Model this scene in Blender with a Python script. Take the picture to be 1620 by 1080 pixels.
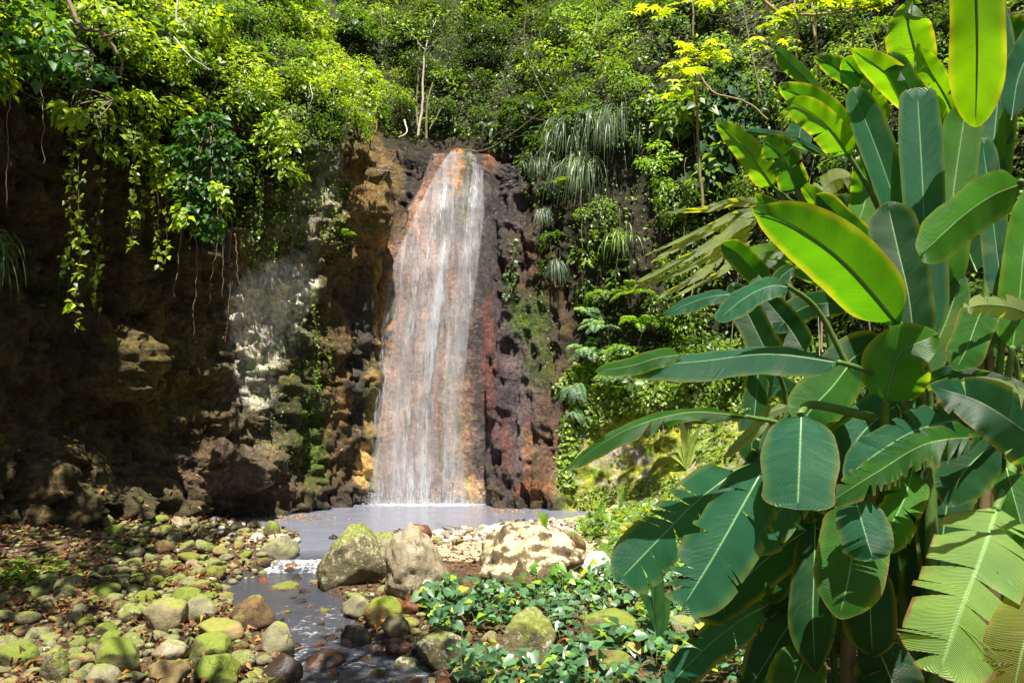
import bpy, math, random
import numpy as np
from mathutils import Vector

for o in list(bpy.data.objects):
    bpy.data.objects.remove(o)
random.seed(7)
RS = np.random.RandomState(11)
scene = bpy.context.scene
COL = scene.collection

# ------------------------------------------------------------------ camera
FPX, CAMZ = 1260.0, 2.0
PITCH = math.atan(115.0 / FPX)
cam_d = bpy.data.cameras.new("camera")
cam_d.sensor_width = 36.0
cam_d.lens = FPX / 1620.0 * 36.0
cam_d.clip_start = 0.05
cam_d.clip_end = 2000.0
cam = bpy.data.objects.new("camera", cam_d)
COL.objects.link(cam)
cam.location = (0, 0, CAMZ)
cam.rotation_euler = (math.pi / 2 + PITCH, 0, 0)
scene.camera = cam

# ------------------------------------------------------------------ light
SUN_EL, SUN_AZ = math.radians(66.0), math.radians(176.0)   # azimuth from +Y towards +X
sdir = Vector((math.sin(SUN_AZ) * math.cos(SUN_EL), math.cos(SUN_AZ) * math.cos(SUN_EL), math.sin(SUN_EL)))
SD = np.array(sdir)
world = bpy.data.worlds.new("World")
scene.world = world
world.use_nodes = True
wn = world.node_tree
sky = wn.nodes.new("ShaderNodeTexSky")
sky.sky_type = 'NISHITA'
sky.sun_disc = False
sky.sun_elevation = SUN_EL
sky.sun_rotation = SUN_AZ
wn.links.new(sky.outputs[0], wn.nodes["Background"].inputs[0])
wn.nodes["Background"].inputs[1].default_value = 0.052
sun_d = bpy.data.lights.new("sun", 'SUN')
sun_d.energy = 5.0
sun_d.angle = math.radians(0.55)
sun_d.color = (1.0, 0.94, 0.82)
sun = bpy.data.objects.new("sun", sun_d)
COL.objects.link(sun)
sun.location = (0, 0, 40)
sun.rotation_euler = (-sdir).to_track_quat('-Z', 'Y').to_euler()
scene.view_settings.view_transform = 'Standard'
scene.view_settings.look = 'None'
scene.view_settings.exposure = 1.5
scene.view_settings.gamma = 1.0
scene.cycles.use_denoising = True
scene.cycles.max_bounces = 7
scene.cycles.diffuse_bounces = 3
scene.cycles.transmission_bounces = 5
scene.cycles.transparent_max_bounces = 12
scene.cycles.sample_clamp_indirect = 4.0

# ------------------------------------------------------------------ helpers
def P(px, py, Y):
    """world point seen at photo pixel (1620x1080) at world depth Y"""
    u = (px - 810.0) / FPX
    v = (540.0 - py) / FPX
    dy = math.cos(PITCH) - v * math.sin(PITCH)
    dz = math.sin(PITCH) + v * math.cos(PITCH)
    s = Y / dy
    return np.array([u * s, Y, CAMZ + dz * s])

def to_px(p):
    p = np.asarray(p, float)
    y, z = p[..., 1], p[..., 2] - CAMZ
    d = y * math.cos(PITCH) + z * math.sin(PITCH)
    up = -y * math.sin(PITCH) + z * math.cos(PITCH)
    d = np.where(d < 0.05, 0.05, d)
    return 810 + FPX * p[..., 0] / d, 540 - FPX * up / d

PERM = RS.permutation(4096)
GRAD = RS.normal(size=(4096, 3)); GRAD /= np.linalg.norm(GRAD, axis=1)[:, None]
def _h(i, j, k):
    return PERM[(PERM[(PERM[i & 4095] + j) & 4095] + k) & 4095]
def perlin(p):
    p = np.asarray(p, float)
    i = np.floor(p).astype(int); f = p - i
    w = f * f * f * (f * (f * 6 - 15) + 10)
    out = 0
    for dx in (0, 1):
        for dy in (0, 1):
            for dz in (0, 1):
                g = GRAD[_h(i[..., 0] + dx, i[..., 1] + dy, i[..., 2] + dz)]
                d = f - np.array([dx, dy, dz])
                ww = (w[..., 0] if dx else 1 - w[..., 0]) * (w[..., 1] if dy else 1 - w[..., 1]) * (w[..., 2] if dz else 1 - w[..., 2])
                out = out + ww * (g * d).sum(-1)
    return out * 1.6
def fbm(p, o=4, lac=2.07, gain=.5):
    a, s, n = 0, 1.0, 0
    p = np.asarray(p, float)
    for i in range(o):
        a = a + s * perlin(p + 17.3 * i); n += s
        p = p * lac; s *= gain
    return a / n * 1.3
def ridged(p, o=4):
    a, s, n = 0, 1.0, 0
    p = np.asarray(p, float)
    for i in range(o):
        a = a + s * (1 - 2 * np.abs(perlin(p + 9.1 * i))); n += s
        p = p * 2.1; s *= .5
    return a / n
def worley(p):
    p = np.asarray(p, float)
    i = np.floor(p).astype(int)
    best = np.full(p.shape[:-1], 9.0); sec = best.copy()
    for dx in (-1, 0, 1):
        for dy in (-1, 0, 1):
            for dz in (-1, 0, 1):
                c = i + np.array([dx, dy, dz])
                h = _h(c[..., 0], c[..., 1], c[..., 2])
                q = c + .5 + .4 * GRAD[h]
                d = np.linalg.norm(q - p, axis=-1)
                sec = np.where(d < best, best, np.minimum(sec, d))
                best = np.minimum(best, d)
    return best, sec
def sst(a, b, x):
    t = np.clip((x - a) / (b - a), 0, 1)
    return t * t * (3 - 2 * t)
def nrm(v):
    v = np.asarray(v, float)
    return v / (np.linalg.norm(v, axis=-1, keepdims=True) + 1e-9)

class MB:
    """collects vertices and faces and links them as one mesh object"""
    def __init__(s): s.v = []; s.f = {3: [], 4: []}; s.c = []; s.uv = {3: [], 4: []}; s.n = 0
    def add(s, v, f, col=(.5, .5, .5), uv=None):
        v = np.asarray(v, float).reshape(-1, 3); f = np.asarray(f, int)
        k = f.shape[1]
        s.v.append(v); s.f[k].append(f + s.n)
        c = np.asarray(col, float)
        if c.ndim == 1: c = np.tile(c, (len(v), 1))
        s.c.append(c)
        s.uv[k].append(uv[f] if uv is not None else np.zeros((len(f), k, 2)))
        s.n += len(v)
    def build(s, name, mat, parent=None, smooth=True):
        me = bpy.data.meshes.new(name)
        V = np.concatenate(s.v) if s.v else np.zeros((0, 3))
        C = np.concatenate(s.c)
        polys, loops, uvs, tot = [], [], [], []
        for k in (3, 4):
            if s.f[k]:
                F = np.concatenate(s.f[k]); loops.append(F.reshape(-1)); tot.append(np.full(len(F), k))
                uvs.append(np.concatenate(s.uv[k]).reshape(-1, 2))
        L = np.concatenate(loops); T = np.concatenate(tot)
        me.vertices.add(len(V)); me.vertices.foreach_set("co", V.astype(np.float32).ravel())
        me.loops.add(len(L)); me.loops.foreach_set("vertex_index", L.astype(np.int32))
        me.polygons.add(len(T))
        st = np.concatenate([[0], np.cumsum(T)[:-1]]).astype(np.int32)
        me.polygons.foreach_set("loop_start", st)
        me.polygons.foreach_set("loop_total", T.astype(np.int32))
        me.polygons.foreach_set("use_smooth", np.full(len(T), smooth))
        at = me.color_attributes.new("Col", 'FLOAT_COLOR', 'POINT')
        if C.shape[1] == 3: C = np.concatenate([C, np.ones((len(C), 1))], 1)
        at.data.foreach_set("color", C.astype(np.float32).ravel())
        uvl = me.uv_layers.new(name="UVMap")
        uvl.data.foreach_set("uv", np.concatenate(uvs).astype(np.float32).ravel())
        me.update(); me.validate()
        me.materials.append(mat)
        o = bpy.data.objects.new(name, me); COL.objects.link(o)
        if parent is not None: o.parent = parent
        return o

def tag(o, label=None, cat=None, group=None, kind=None):
    if label: o["label"] = label
    if cat: o["category"] = cat
    if group: o["group"] = group
    if kind: o["kind"] = kind
    return o
def empty(name, loc=(0, 0, 0)):
    o = bpy.data.objects.new(name, None); o.empty_display_size = .1
    o.location = tuple(float(a) for a in loc); COL.objects.link(o)
    return o
def localise(o, root):
    """world-space mesh under an Empty that has a location"""
    o.parent = root
    o.matrix_parent_inverse = __import__('mathutils').Matrix.Translation(-Vector(root.location))
    return o

def grid_faces(nu, nv):
    a = np.arange(nu * nv).reshape(nu, nv)
    return np.stack([a[:-1, :-1], a[1:, :-1], a[1:, 1:], a[:-1, 1:]], -1).reshape(-1, 4)
def tube(mb, pts, r0, r1, n=5, col=(.2, .15, .1), uvlen=False):
    pts = np.asarray(pts, float); m = len(pts)
    t = nrm(np.gradient(pts, axis=0))
    ref = np.array([0.13, .21, .97]) if abs(t[:, 2].mean()) < .8 else np.array([.97, .2, .1])
    a = nrm(np.cross(t, ref)); b = np.cross(t, a)
    r = np.linspace(r0, r1, m)[:, None, None]
    ang = np.arange(n) / n * 2 * np.pi
    ring = pts[:, None] + r * (np.cos(ang)[None, :, None] * a[:, None] + np.sin(ang)[None, :, None] * b[:, None])
    idx = np.arange(m * n).reshape(m, n)
    f = np.stack([idx[:-1], idx[1:], np.roll(idx[1:], -1, 1), np.roll(idx[:-1], -1, 1)], -1).reshape(-1, 4)
    mb.add(ring, f, col)
def bez(a, b, c, n):
    t = np.linspace(0, 1, n)[:, None]
    a, b, c = map(np.asarray, (a, b, c))
    return (1 - t) ** 2 * a + 2 * t * (1 - t) * b + t * t * c
def spline(pts, n):
    pts = np.asarray(pts, float); k = len(pts)
    q = np.concatenate([[2 * pts[0] - pts[1]], pts, [2 * pts[-1] - pts[-2]]])
    out = []
    for x in np.linspace(0, k - 1 - 1e-6, n):
        i = int(x); t = x - i; p0, p1, p2, p3 = q[i:i + 4]
        out.append(.5 * ((2 * p1) + (-p0 + p2) * t + (2 * p0 - 5 * p1 + 4 * p2 - p3) * t * t + (-p0 + 3 * p1 - 3 * p2 + p3) * t ** 3))
    return np.array(out)

# leaf templates: verts (along y, width x, up z) and triangles
TPL = {
 'leaf': (np.array([[0, 0, 0], [0, .5, .0], [0, 1, -.16], [-.5, .42, .10], [.5, .42, .10]]), np.array([[0, 4, 1], [4, 2, 1], [0, 1, 3], [1, 2, 3]])),
 'kite': (np.array([[0, 0, 0], [.5, .42, .08], [0, 1, -.12], [-.5, .42, .08]]), np.array([[0, 1, 2], [0, 2, 3]])),
 'heart': (np.array([[0, .12, .02], [-.3, -.02, .03], [-.52, .22, .09], [-.33, .66, .05], [0, 1.05, -.12], [.33, .66, .05], [.52, .22, .09], [.3, -.02, .03], [0, .5, .0]]),
           np.array([[0, 8, 1], [1, 8, 2], [2, 8, 3], [3, 8, 4], [4, 8, 5], [5, 8, 6], [6, 8, 7], [7, 8, 0]])),
 'round': (np.array([[0, 0, 0], [-.38, .15, .05], [-.5, .5, .07], [-.3, .85, .0], [0, 1, -.06], [.3, .85, .0], [.5, .5, .07], [.38, .15, .05], [0, .5, 0.]]),
           np.array([[0, 8, 1], [1, 8, 2], [2, 8, 3], [3, 8, 4], [4, 8, 5], [5, 8, 6], [6, 8, 7], [7, 8, 0]])),
}
def leaves(mb, pos, nor, axis, L, W, col, kind='leaf', curl=1.0):
    """pos, nor (blade normal), axis (towards the tip), arrays; L, W sizes; col (N,3)"""
    pos = np.asarray(pos, float); N = len(pos)
    if N == 0: return
    T, F = TPL[kind]
    nor = nrm(nor); ax = np.asarray(axis, float)
    ax = nrm(ax - (ax * nor).sum(-1, keepdims=True) * nor)
    sx = np.cross(ax, nor)
    L = np.broadcast_to(np.asarray(L, float), (N,)); W = np.broadcast_to(np.asarray(W, float), (N,))
    v = (pos[:, None] + T[None, :, 0, None] * (sx * W[:, None])[:, None] + T[None, :, 1, None] * (ax * L[:, None])[:, None]
         + curl * T[None, :, 2, None] * (nor * L[:, None])[:, None])
    k = len(T)
    f = (F[None] + (np.arange(N) * k)[:, None, None]).reshape(-1, 3)
    c = np.repeat(np.asarray(col, float).reshape(-1, 3) if np.ndim(col) > 1 else np.tile(col, (N, 1)), k, 0)
    uv = np.tile(T[:, :2] * [1, 1], (N, 1))
    mb.add(v.reshape(-1, 3), f, c, uv)
def rcol(n, a, b, var=.25):
    """n colours between a and b with brightness variation"""
    t = RS.rand(n, 1)
    c = np.asarray(a) * (1 - t) + np.asarray(b) * t
    return c * (1 + var * RS.normal(size=(n, 1))).clip(.35, 2.0)
def rvec(n): return nrm(RS.normal(size=(n, 3)))

# ------------------------------------------------------------------ materials
class NT:
    def __init__(s, name):
        s.m = bpy.data.materials.new(name); s.m.use_nodes = True
        s.t = s.m.node_tree; s.t.nodes.clear()
        s.out = s.n('ShaderNodeOutputMaterial')
    def n(s, typ, inp=None, **kw):
        x = s.t.nodes.new(typ)
        for k, v in kw.items(): setattr(x, k, v)
        for k, v in (inp or {}).items(): s.set(x.inputs[k], v)
        return x
    def set(s, sock, v):
        if isinstance(v, bpy.types.NodeSocket): s.t.links.new(v, sock)
        elif isinstance(v, bpy.types.Node): s.t.links.new(v.outputs[0], sock)
        else:
            if isinstance(v, (tuple, list)) and len(v) == 3 and sock.type == 'RGBA': v = (*v, 1)
            sock.default_value = v
    def math(s, op, a, b=0.0, c=0.0, clamp=False):
        x = s.n('ShaderNodeMath', operation=op, use_clamp=clamp)
        s.set(x.inputs[0], a); s.set(x.inputs[1], b); s.set(x.inputs[2], c)
        return x.outputs[0]
    def mix(s, f, a, b, mode='MIX'):
        x = s.n('ShaderNodeMix', data_type='RGBA', blend_type=mode)
        s.set(x.inputs[0], f); s.set(x.inputs[6], a); s.set(x.inputs[7], b)
        return x.outputs[2]
    def noise(s, vec, scale, detail=4, rough=.55, out=0, dist=0.0):
        return s.n('ShaderNodeTexNoise', {'Vector': vec, 'Scale': scale, 'Detail': detail, 'Roughness': rough, 'Distortion': dist}).outputs[out]
    def ramp(s, v, lo, hi):
        return s.n('ShaderNodeMapRange', {0: v, 1: lo, 2: hi}, interpolation_type='SMOOTHSTEP').outputs[0]
    def scale(s, vec, sc):
        return s.n('ShaderNodeMapping', {'Vector': vec, 'Scale': sc}).outputs[0]
    def bump(s, h, strength=.5, dist=.02, normal=None):
        d = {'Height': h, 'Strength': strength, 'Distance': dist}
        if normal is not None: d['Normal'] = normal
        return s.n('ShaderNodeBump', d).outputs[0]
    def bsdf(s, **kw):
        b = s.n('ShaderNodeBsdfPrincipled')
        for k, v in kw.items(): s.set(b.inputs[k.replace('_', ' ')], v)
        return b.outputs[0]
    def surf(s, x): s.set(s.out.inputs[0], x); return s.m

def mat_leaf(name='leaf', trans=.48, rough=.42, spec=.5, tint=(1.5, 1.35, .35), vary=True, ribs=0.0):
    n = NT(name)
    col = n.n('ShaderNodeVertexColor', layer_name='Col').outputs[0]
    tc = n.n('ShaderNodeTexCoord').outputs[3]
    ns = n.noise(tc, 9.0, 2)
    c2 = n.mix(n.ramp(ns, .3, .75), n.mix(1.0, col, (.72, .78, .8), 'MULTIPLY'), n.mix(1.0, col, (1.25, 1.15, 1.0), 'MULTIPLY'))
    kw = dict(Base_Color=c2, Roughness=rough, Specular_IOR_Level=spec)
    if ribs:
        uv = n.n('ShaderNodeUVMap').outputs[0]
        w = n.n('ShaderNodeTexWave', {'Vector': uv, 'Scale': ribs}, bands_direction='X').outputs[1]
        kw['Normal'] = n.bump(w, .5, .004)
    pr = n.bsdf(**kw)
    tr = n.n('ShaderNodeBsdfTranslucent', {'Color': n.mix(1.0, c2, tuple(t * 1.6 for t in tint), 'MULTIPLY')}).outputs[0]
    mx = n.n('ShaderNodeMixShader', {0: trans, 1: pr, 2: tr}).outputs[0]
    return n.surf(mx)

def mat_banana(name, kind):
    """large ribbed blade: pale midrib, fine cross veins, dry brown margin"""
    n = NT(name)
    col = n.n('ShaderNodeVertexColor', layer_name='Col')
    uv = n.n('ShaderNodeUVMap').outputs[0]
    xy = n.n('ShaderNodeSeparateXYZ', {0: uv})
    u, v = xy.outputs[0], xy.outputs[1]
    au = n.math('ABSOLUTE', u)
    lon = n.math('ADD', v, n.math('MULTIPLY', au, -.10))
    lonv = n.n('ShaderNodeCombineXYZ', {0: n.math('MULTIPLY', au, .35), 1: n.math('MULTIPLY', lon, 15.0), 2: 0.0}).outputs[0]
    vein = n.n('ShaderNodeTexWave', {'Vector': lonv, 'Scale': 1.35, 'Distortion': .6, 'Detail': 1.0, 'Detail Scale': 1.0}, bands_direction='Y').outputs[1]
    fine = n.noise(n.scale(lonv, (1.0, 9.0, 1.0)), 1.6, 2)
    tc = n.n('ShaderNodeTexCoord').outputs[3]
    blot = n.noise(tc, 3.0, 3)
    c = n.mix(n.ramp(blot, .3, .75), n.mix(1.0, col.outputs[0], (.8, .86, .9), 'MULTIPLY'), n.mix(1.0, col.outputs[0], (1.2, 1.14, 1.0), 'MULTIPLY'))
    c = n.mix(n.math('MULTIPLY', n.ramp(vein, .2, 1.0), .34), c, n.mix(1.0, c, (1.5, 1.4, 1.2), 'MULTIPLY'))
    c = n.mix(n.math('MULTIPLY', n.ramp(fine, .5, .75), .35), c, n.mix(1.0, c, (.5, .6, .5), 'MULTIPLY'))
    yb = n.ramp(n.noise(tc, 1.3, 4, .6), .62, .72)
    c = n.mix(n.math('MULTIPLY', yb, .35), c, (.16, .22, .03))
    # pale rib line, yellowing margin, dry edge
    c = n.mix(n.ramp(au, .028, .010), c, (.15, .26, .09))
    yl = n.ramp(n.math('ADD', au, n.math('MULTIPLY', n.noise(tc, 5.0, 2), .35)), .92, 1.22)
    c = n.mix(n.math('MULTIPLY', yl, .18), c, (.30, .34, .02))
    dry = n.ramp(n.math('ADD', n.math('MULTIPLY', col.outputs[1], n.math('ADD', au, 0.0)), n.math('MULTIPLY', n.noise(tc, 14.0, 4), .22)), 1.03, 1.09)
    c = n.mix(dry, c, (.22, .12, .055))
    spot = n.ramp(n.noise(tc, 60.0, 2), .74, .77)
    c = n.mix(spot, c, (.03, .03, .015))
    h = n.math('ADD', n.math('MULTIPLY', vein, 1.0), n.math('MULTIPLY', fine, .4))
    nm = n.bump(h, .75, .005)
    pr = n.bsdf(Base_Color=c, Roughness=.40, Specular_IOR_Level=.45, Normal=nm)
    tcol = n.mix(n.math('MULTIPLY', yl, .85), n.mix(1.0, c, (3.4, 2.9, .22), 'MULTIPLY'), (.85, .80, .02))
    tr = n.n('ShaderNodeBsdfTranslucent', {'Color': tcol, 'Normal': nm}).outputs[0]
    fac = n.math('MULTIPLY', n.ramp(au, .015, .06), .5)
    return n.surf(n.n('ShaderNodeMixShader', {0: fac, 1: pr, 2: tr}).outputs[0])

def mat_cliff():
    n = NT('cliff_rock')
    col = n.n('ShaderNodeVertexColor', layer_name='Col')
    pos = n.n('ShaderNodeNewGeometry').outputs[0]
    n1 = n.noise(pos, 1.8, 6, .62); n2 = n.noise(pos, 11.0, 5, .65); n3 = n.noise(n.scale(pos, (7, 7, .8)), 1.0, 5, .6)
    c = n.mix(n.ramp(n1, .3, .7), n.mix(1.0, col.outputs[0], (.55, .55, .6), 'MULTIPLY'), n.mix(1.0, col.outputs[0], (1.45, 1.35, 1.2), 'MULTIPLY'))
    c = n.mix(n.ramp(n2, .35, .68), n.mix(1.0, c, (.6, .6, .62), 'MULTIPLY'), n.mix(1.0, c, (1.3, 1.28, 1.2), 'MULTIPLY'))
    c = n.mix(n.math('MULTIPLY', n.ramp(n3, .52, .7), .55), c, n.mix(1.0, c, (1.6, 1.25, .75), 'MULTIPLY'))
    c = n.mix(n.math('MULTIPLY', n.ramp(n3, .46, .36), .5), c, n.mix(1.0, c, (.45, .5, .45), 'MULTIPLY'))
    moss = n.ramp(n.noise(pos, 2.6, 6, .7), .56, .66)
    c = n.mix(n.math('MULTIPLY', moss, .55), c, n.mix(1.0, c, (.75, 1.35, .35), 'MULTIPLY'))
    h = n.math('ADD', n.math('MULTIPLY', n.noise(pos, 5.0, 8, .72), 1.3), n.math('MULTIPLY', n3, .8))
    h = n.math('ADD', h, n.math('MULTIPLY', n.noise(pos, 38.0, 5, .7), .22))
    wet = col.outputs[1]
    return n.surf(n.bsdf(Base_Color=c, Roughness=n.math('SUBTRACT', .92, n.math('MULTIPLY', wet, .62)), Specular_IOR_Level=.35, Normal=n.bump(h, 1.0, .14)))

def mat_rock(name, base, dark, moss, moss_amt, wetline=None, pale=0.0, crack=.5, rough=.85):
    """river stone: mottled mineral, cracks, moss on the upper side"""
    n = NT(name)
    info = n.n('ShaderNodeObjectInfo')
    tc = n.n('ShaderNodeTexCoord').outputs[3]
    off = n.n('ShaderNodeVectorMath', {0: tc, 1: n.math('MULTIPLY', info.outputs['Random'], 40.0)}, operation='ADD').outputs[0]
    n1 = n.noise(off, 5.0, 6, .62); n2 = n.noise(off, 22.0, 5, .65); n3 = n.noise(off, 70.0, 4, .6)
    c = n.mix(n.ramp(n1, .3, .7), dark, base)
    c = n.mix(n.math('MULTIPLY', n.ramp(n2, .4, .7), .5), c, n.mix(1.0, c, (1.5, 1.42, 1.25), 'MULTIPLY'))
    if name not in ('stone_crusted', 'stone_mossy', 'stone_white'): c = n.mix(n.ramp(n.math('ADD', info.outputs['Random'], n.math('MULTIPLY', n1, .2)), .72, .95), c, n.mix(1.0, c, (1.18, .88, .68), 'MULTIPLY'))
    c = n.mix(n.math('MULTIPLY', n.ramp(n3, .3, .6), .3), n.mix(1.0, c, (.6, .6, .6), 'MULTIPLY'), c)
    vor = n.n('ShaderNodeTexVoronoi', {'Vector': n.n('ShaderNodeVectorMath', {0: off, 1: n.noise(off, 4.0, 3, .6, 1)}, operation='ADD').outputs[0], 'Scale': 3.2}, feature='DISTANCE_TO_EDGE').outputs[0]
    cr = n.math('MULTIPLY', n.ramp(vor, .035, .0), n.ramp(n.noise(off, 2.3, 3), .45, .62))
    c = n.mix(n.math('MULTIPLY', cr, crack), c, (.03, .025, .015))
    nz = n.n('ShaderNodeSeparateXYZ', {0: n.n('ShaderNodeNewGeometry').outputs[1]}).outputs[2]
    if name in ('stone_crusted', 'stone_mossy'):     # lime crust and lichen settle on the upper side
        top = n.ramp(n.math('ADD', n.math('MULTIPLY', nz, .5), n.math('ADD', n1, n.math('MULTIPLY', n2, .7))), 1.08, 1.22) if name == 'stone_crusted' else n.math('MULTIPLY', n.ramp(n.math('ADD', n.math('MULTIPLY', n2, 1.0), n.math('MULTIPLY', nz, .12)), .56, .66), .7)
        c = n.mix(top, c, n.mix(n3, (.52, .44, .30), (.32, .25, .15)) if name == 'stone_crusted' else (.40, .38, .28))
    mm = n.math('ADD', n.math('MULTIPLY', nz, .28), n.math('ADD', n.math('MULTIPLY', n.noise(off, 3.4, 5, .65), 1.0), n.math('MULTIPLY', info.outputs['Random'], .12)))
    mf = n.ramp(mm, .98 - moss_amt, 1.1 - moss_amt)
    mc = n.mix(n2, moss, tuple(m * 1.9 for m in moss))
    c = n.mix(n.math('MULTIPLY', mf, n.math('ADD', .35, n.math('MULTIPLY', n2, .7))), c, mc)
    h = n.math('ADD', n.math('MULTIPLY', n.noise(off, 9.0, 8, .66), 1.0), n.math('MULTIPLY', cr, -.5))
    h = n.math('ADD', h, n.math('MULTIPLY', n3, .15))
    return n.surf(n.bsdf(Base_Color=c, Roughness=rough, Specular_IOR_Level=.3, Normal=n.bump(h, .7, .035)))

def mat_plain(name, rough=.7, trans=0, spec=.3, nscale=20.0, bumpd=.006):
    n = NT(name)
    col = n.n('ShaderNodeVertexColor', layer_name='Col').outputs[0]
    tc = n.n('ShaderNodeTexCoord').outputs[3]
    ns = n.noise(tc, nscale, 4)
    c = n.mix(ns, n.mix(1.0, col, (.55, .55, .55), 'MULTIPLY'), n.mix(1.0, col, (1.4, 1.4, 1.4), 'MULTIPLY'))
    return n.surf(n.bsdf(Base_Color=c, Roughness=rough, Specular_IOR_Level=spec, Normal=n.bump(ns, .5, bumpd)))

def mat_ground():
    n = NT('ground_soil')
    col = n.n('ShaderNodeVertexColor', layer_name='Col')
    pos = n.n('ShaderNodeNewGeometry').outputs[0]
    a = n.noise(pos, 7.0, 6, .65); b = n.noise(pos, 45.0, 5, .65)
    c = n.mix(n.ramp(a, .35, .65), n.mix(1.0, col.outputs[0], (.6, .6, .6), 'MULTIPLY'), n.mix(1.0, col.outputs[0], (1.3, 1.2, 1.0), 'MULTIPLY'))
    c = n.mix(n.ramp(b, .4, .7), n.mix(1.0, c, (.55, .5, .5), 'MULTIPLY'), n.mix(1.0, c, (1.6, 1.5, 1.3), 'MULTIPLY'))
    vor = n.n('ShaderNodeTexVoronoi', {'Vector': pos, 'Scale': 22.0}).outputs[0]
    h = n.math('ADD', n.math('MULTIPLY', vor, -1.0), b)
    return n.surf(n.bsdf(Base_Color=c, Roughness=.9, Specular_IOR_Level=.25, Normal=n.bump(h, .8, .03)))

def mat_water(name, base, rough=.07):
    """milky mineral water: Col alpha = how broken the surface is"""
    n = NT(name)
    col = n.n('ShaderNodeVertexColor', layer_name='Col')
    pos = n.n('ShaderNodeNewGeometry').outputs[0]
    sx = n.scale(pos, (1.0, 1.9, 1.0))
    r1 = n.noise(sx, 3.2, 5, .6, 0, .4); r2 = n.noise(pos, 16.0, 4, .6, 0, .8)
    f = n.ramp(n.math('ADD', n.noise(pos, 9.0, 6, .68, 0, 1.2), n.math('MULTIPLY', col.outputs[1], .36)), .66, 1.0)
    c = n.mix(n.math('MULTIPLY', f, .75), col.outputs[0], (.78, .80, .82))
    c = n.mix(n.math('MULTIPLY', n.ramp(r1, .35, .7), .25), c, n.mix(1.0, c, (1.3, 1.3, 1.25), 'MULTIPLY'))
    h = n.math('ADD', n.math('MULTIPLY', r1, 1.0), n.math('MULTIPLY', r2, .45))
    nm = n.bump(h, n.math('ADD', .22, n.math('MULTIPLY', col.outputs[1], 1.0)), .06)
    return n.surf(n.bsdf(Base_Color=c, Roughness=n.math('ADD', rough, n.math('MULTIPLY', f, .4)), Specular_IOR_Level=.5, IOR=1.33, Normal=nm))

def mat_falls(density, seed, lo=1.24, hi=1.58, amax=.8):
    """falling water: white strands with gaps, stretched along the drop; uv = metres across / down"""
    n = NT('falling_water')
    uv = n.n('ShaderNodeUVMap').outputs[0]
    col = n.n('ShaderNodeVertexColor', layer_name='Col')
    o = n.n('ShaderNodeVectorMath', {0: uv, 1: (seed * 3.7, seed * 1.9, seed)}, operation='ADD').outputs[0]
    s1 = n.noise(n.scale(o, (3.2, .22, 1)), 1.0, 3, .6)
    s2 = n.noise(n.scale(o, (13, .8, 1)), 1.0, 5, .68, 0, .4)
    s3 = n.noise(n.scale(o, (46, 5.5, 1)), 1.0, 4, .7, 0, .5)
    s4 = n.noise(n.scale(o, (7, 2.6, 1)), 1.0, 4, .65)
    a = n.math('ADD', n.math('MULTIPLY', s1, .75), n.math('ADD', n.math('MULTIPLY', s2, .85), n.math('ADD', n.math('MULTIPLY', s3, .52), n.math('MULTIPLY', s4, .30))))
    a = n.math('ADD', a, n.math('SUBTRACT', col.outputs[1], .5))
    al = n.math('MULTIPLY', n.ramp(a, lo - density, hi - density), amax)
    w = n.bsdf(Base_Color=(.60, .615, .66), Roughness=.35, Specular_IOR_Level=.5, Normal=n.bump(n.math('ADD', s2, s3), .6, .03))
    tl = n.n('ShaderNodeBsdfTranslucent', {'Color': (.50, .52, .56)}).outputs[0]
    wm = n.n('ShaderNodeMixShader', {0: .35, 1: w, 2: tl}).outputs[0]
    tp = n.n('ShaderNodeBsdfTransparent').outputs[0]
    return n.surf(n.n('ShaderNodeMixShader', {0: al, 1: tp, 2: wm}).outputs[0])
LINE = ([-400, -100, 0, 150, 250, 300, 400, 480, 560, 640, 705, 800, 835, 850, 900, 930, 1000, 1200, 1700], [60, 120, 150, 230, 300, 345, 330, 265, 225, 216, 222, 216, 300, 330, 470, 600, 655, 655, 760])
M_CLIFF = mat_cliff(); M_GROUND = mat_ground()
M_LEAF = mat_leaf('leaf_green'); M_DRY = mat_leaf('leaf_dry', .15, .7, .2, (1.2, 1.0, .7))
M_WOOD = mat_plain('bark', .85); M_STEM = mat_plain('green_stem', .5)
M_POOL = mat_water('pool_water', None); 

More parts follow.
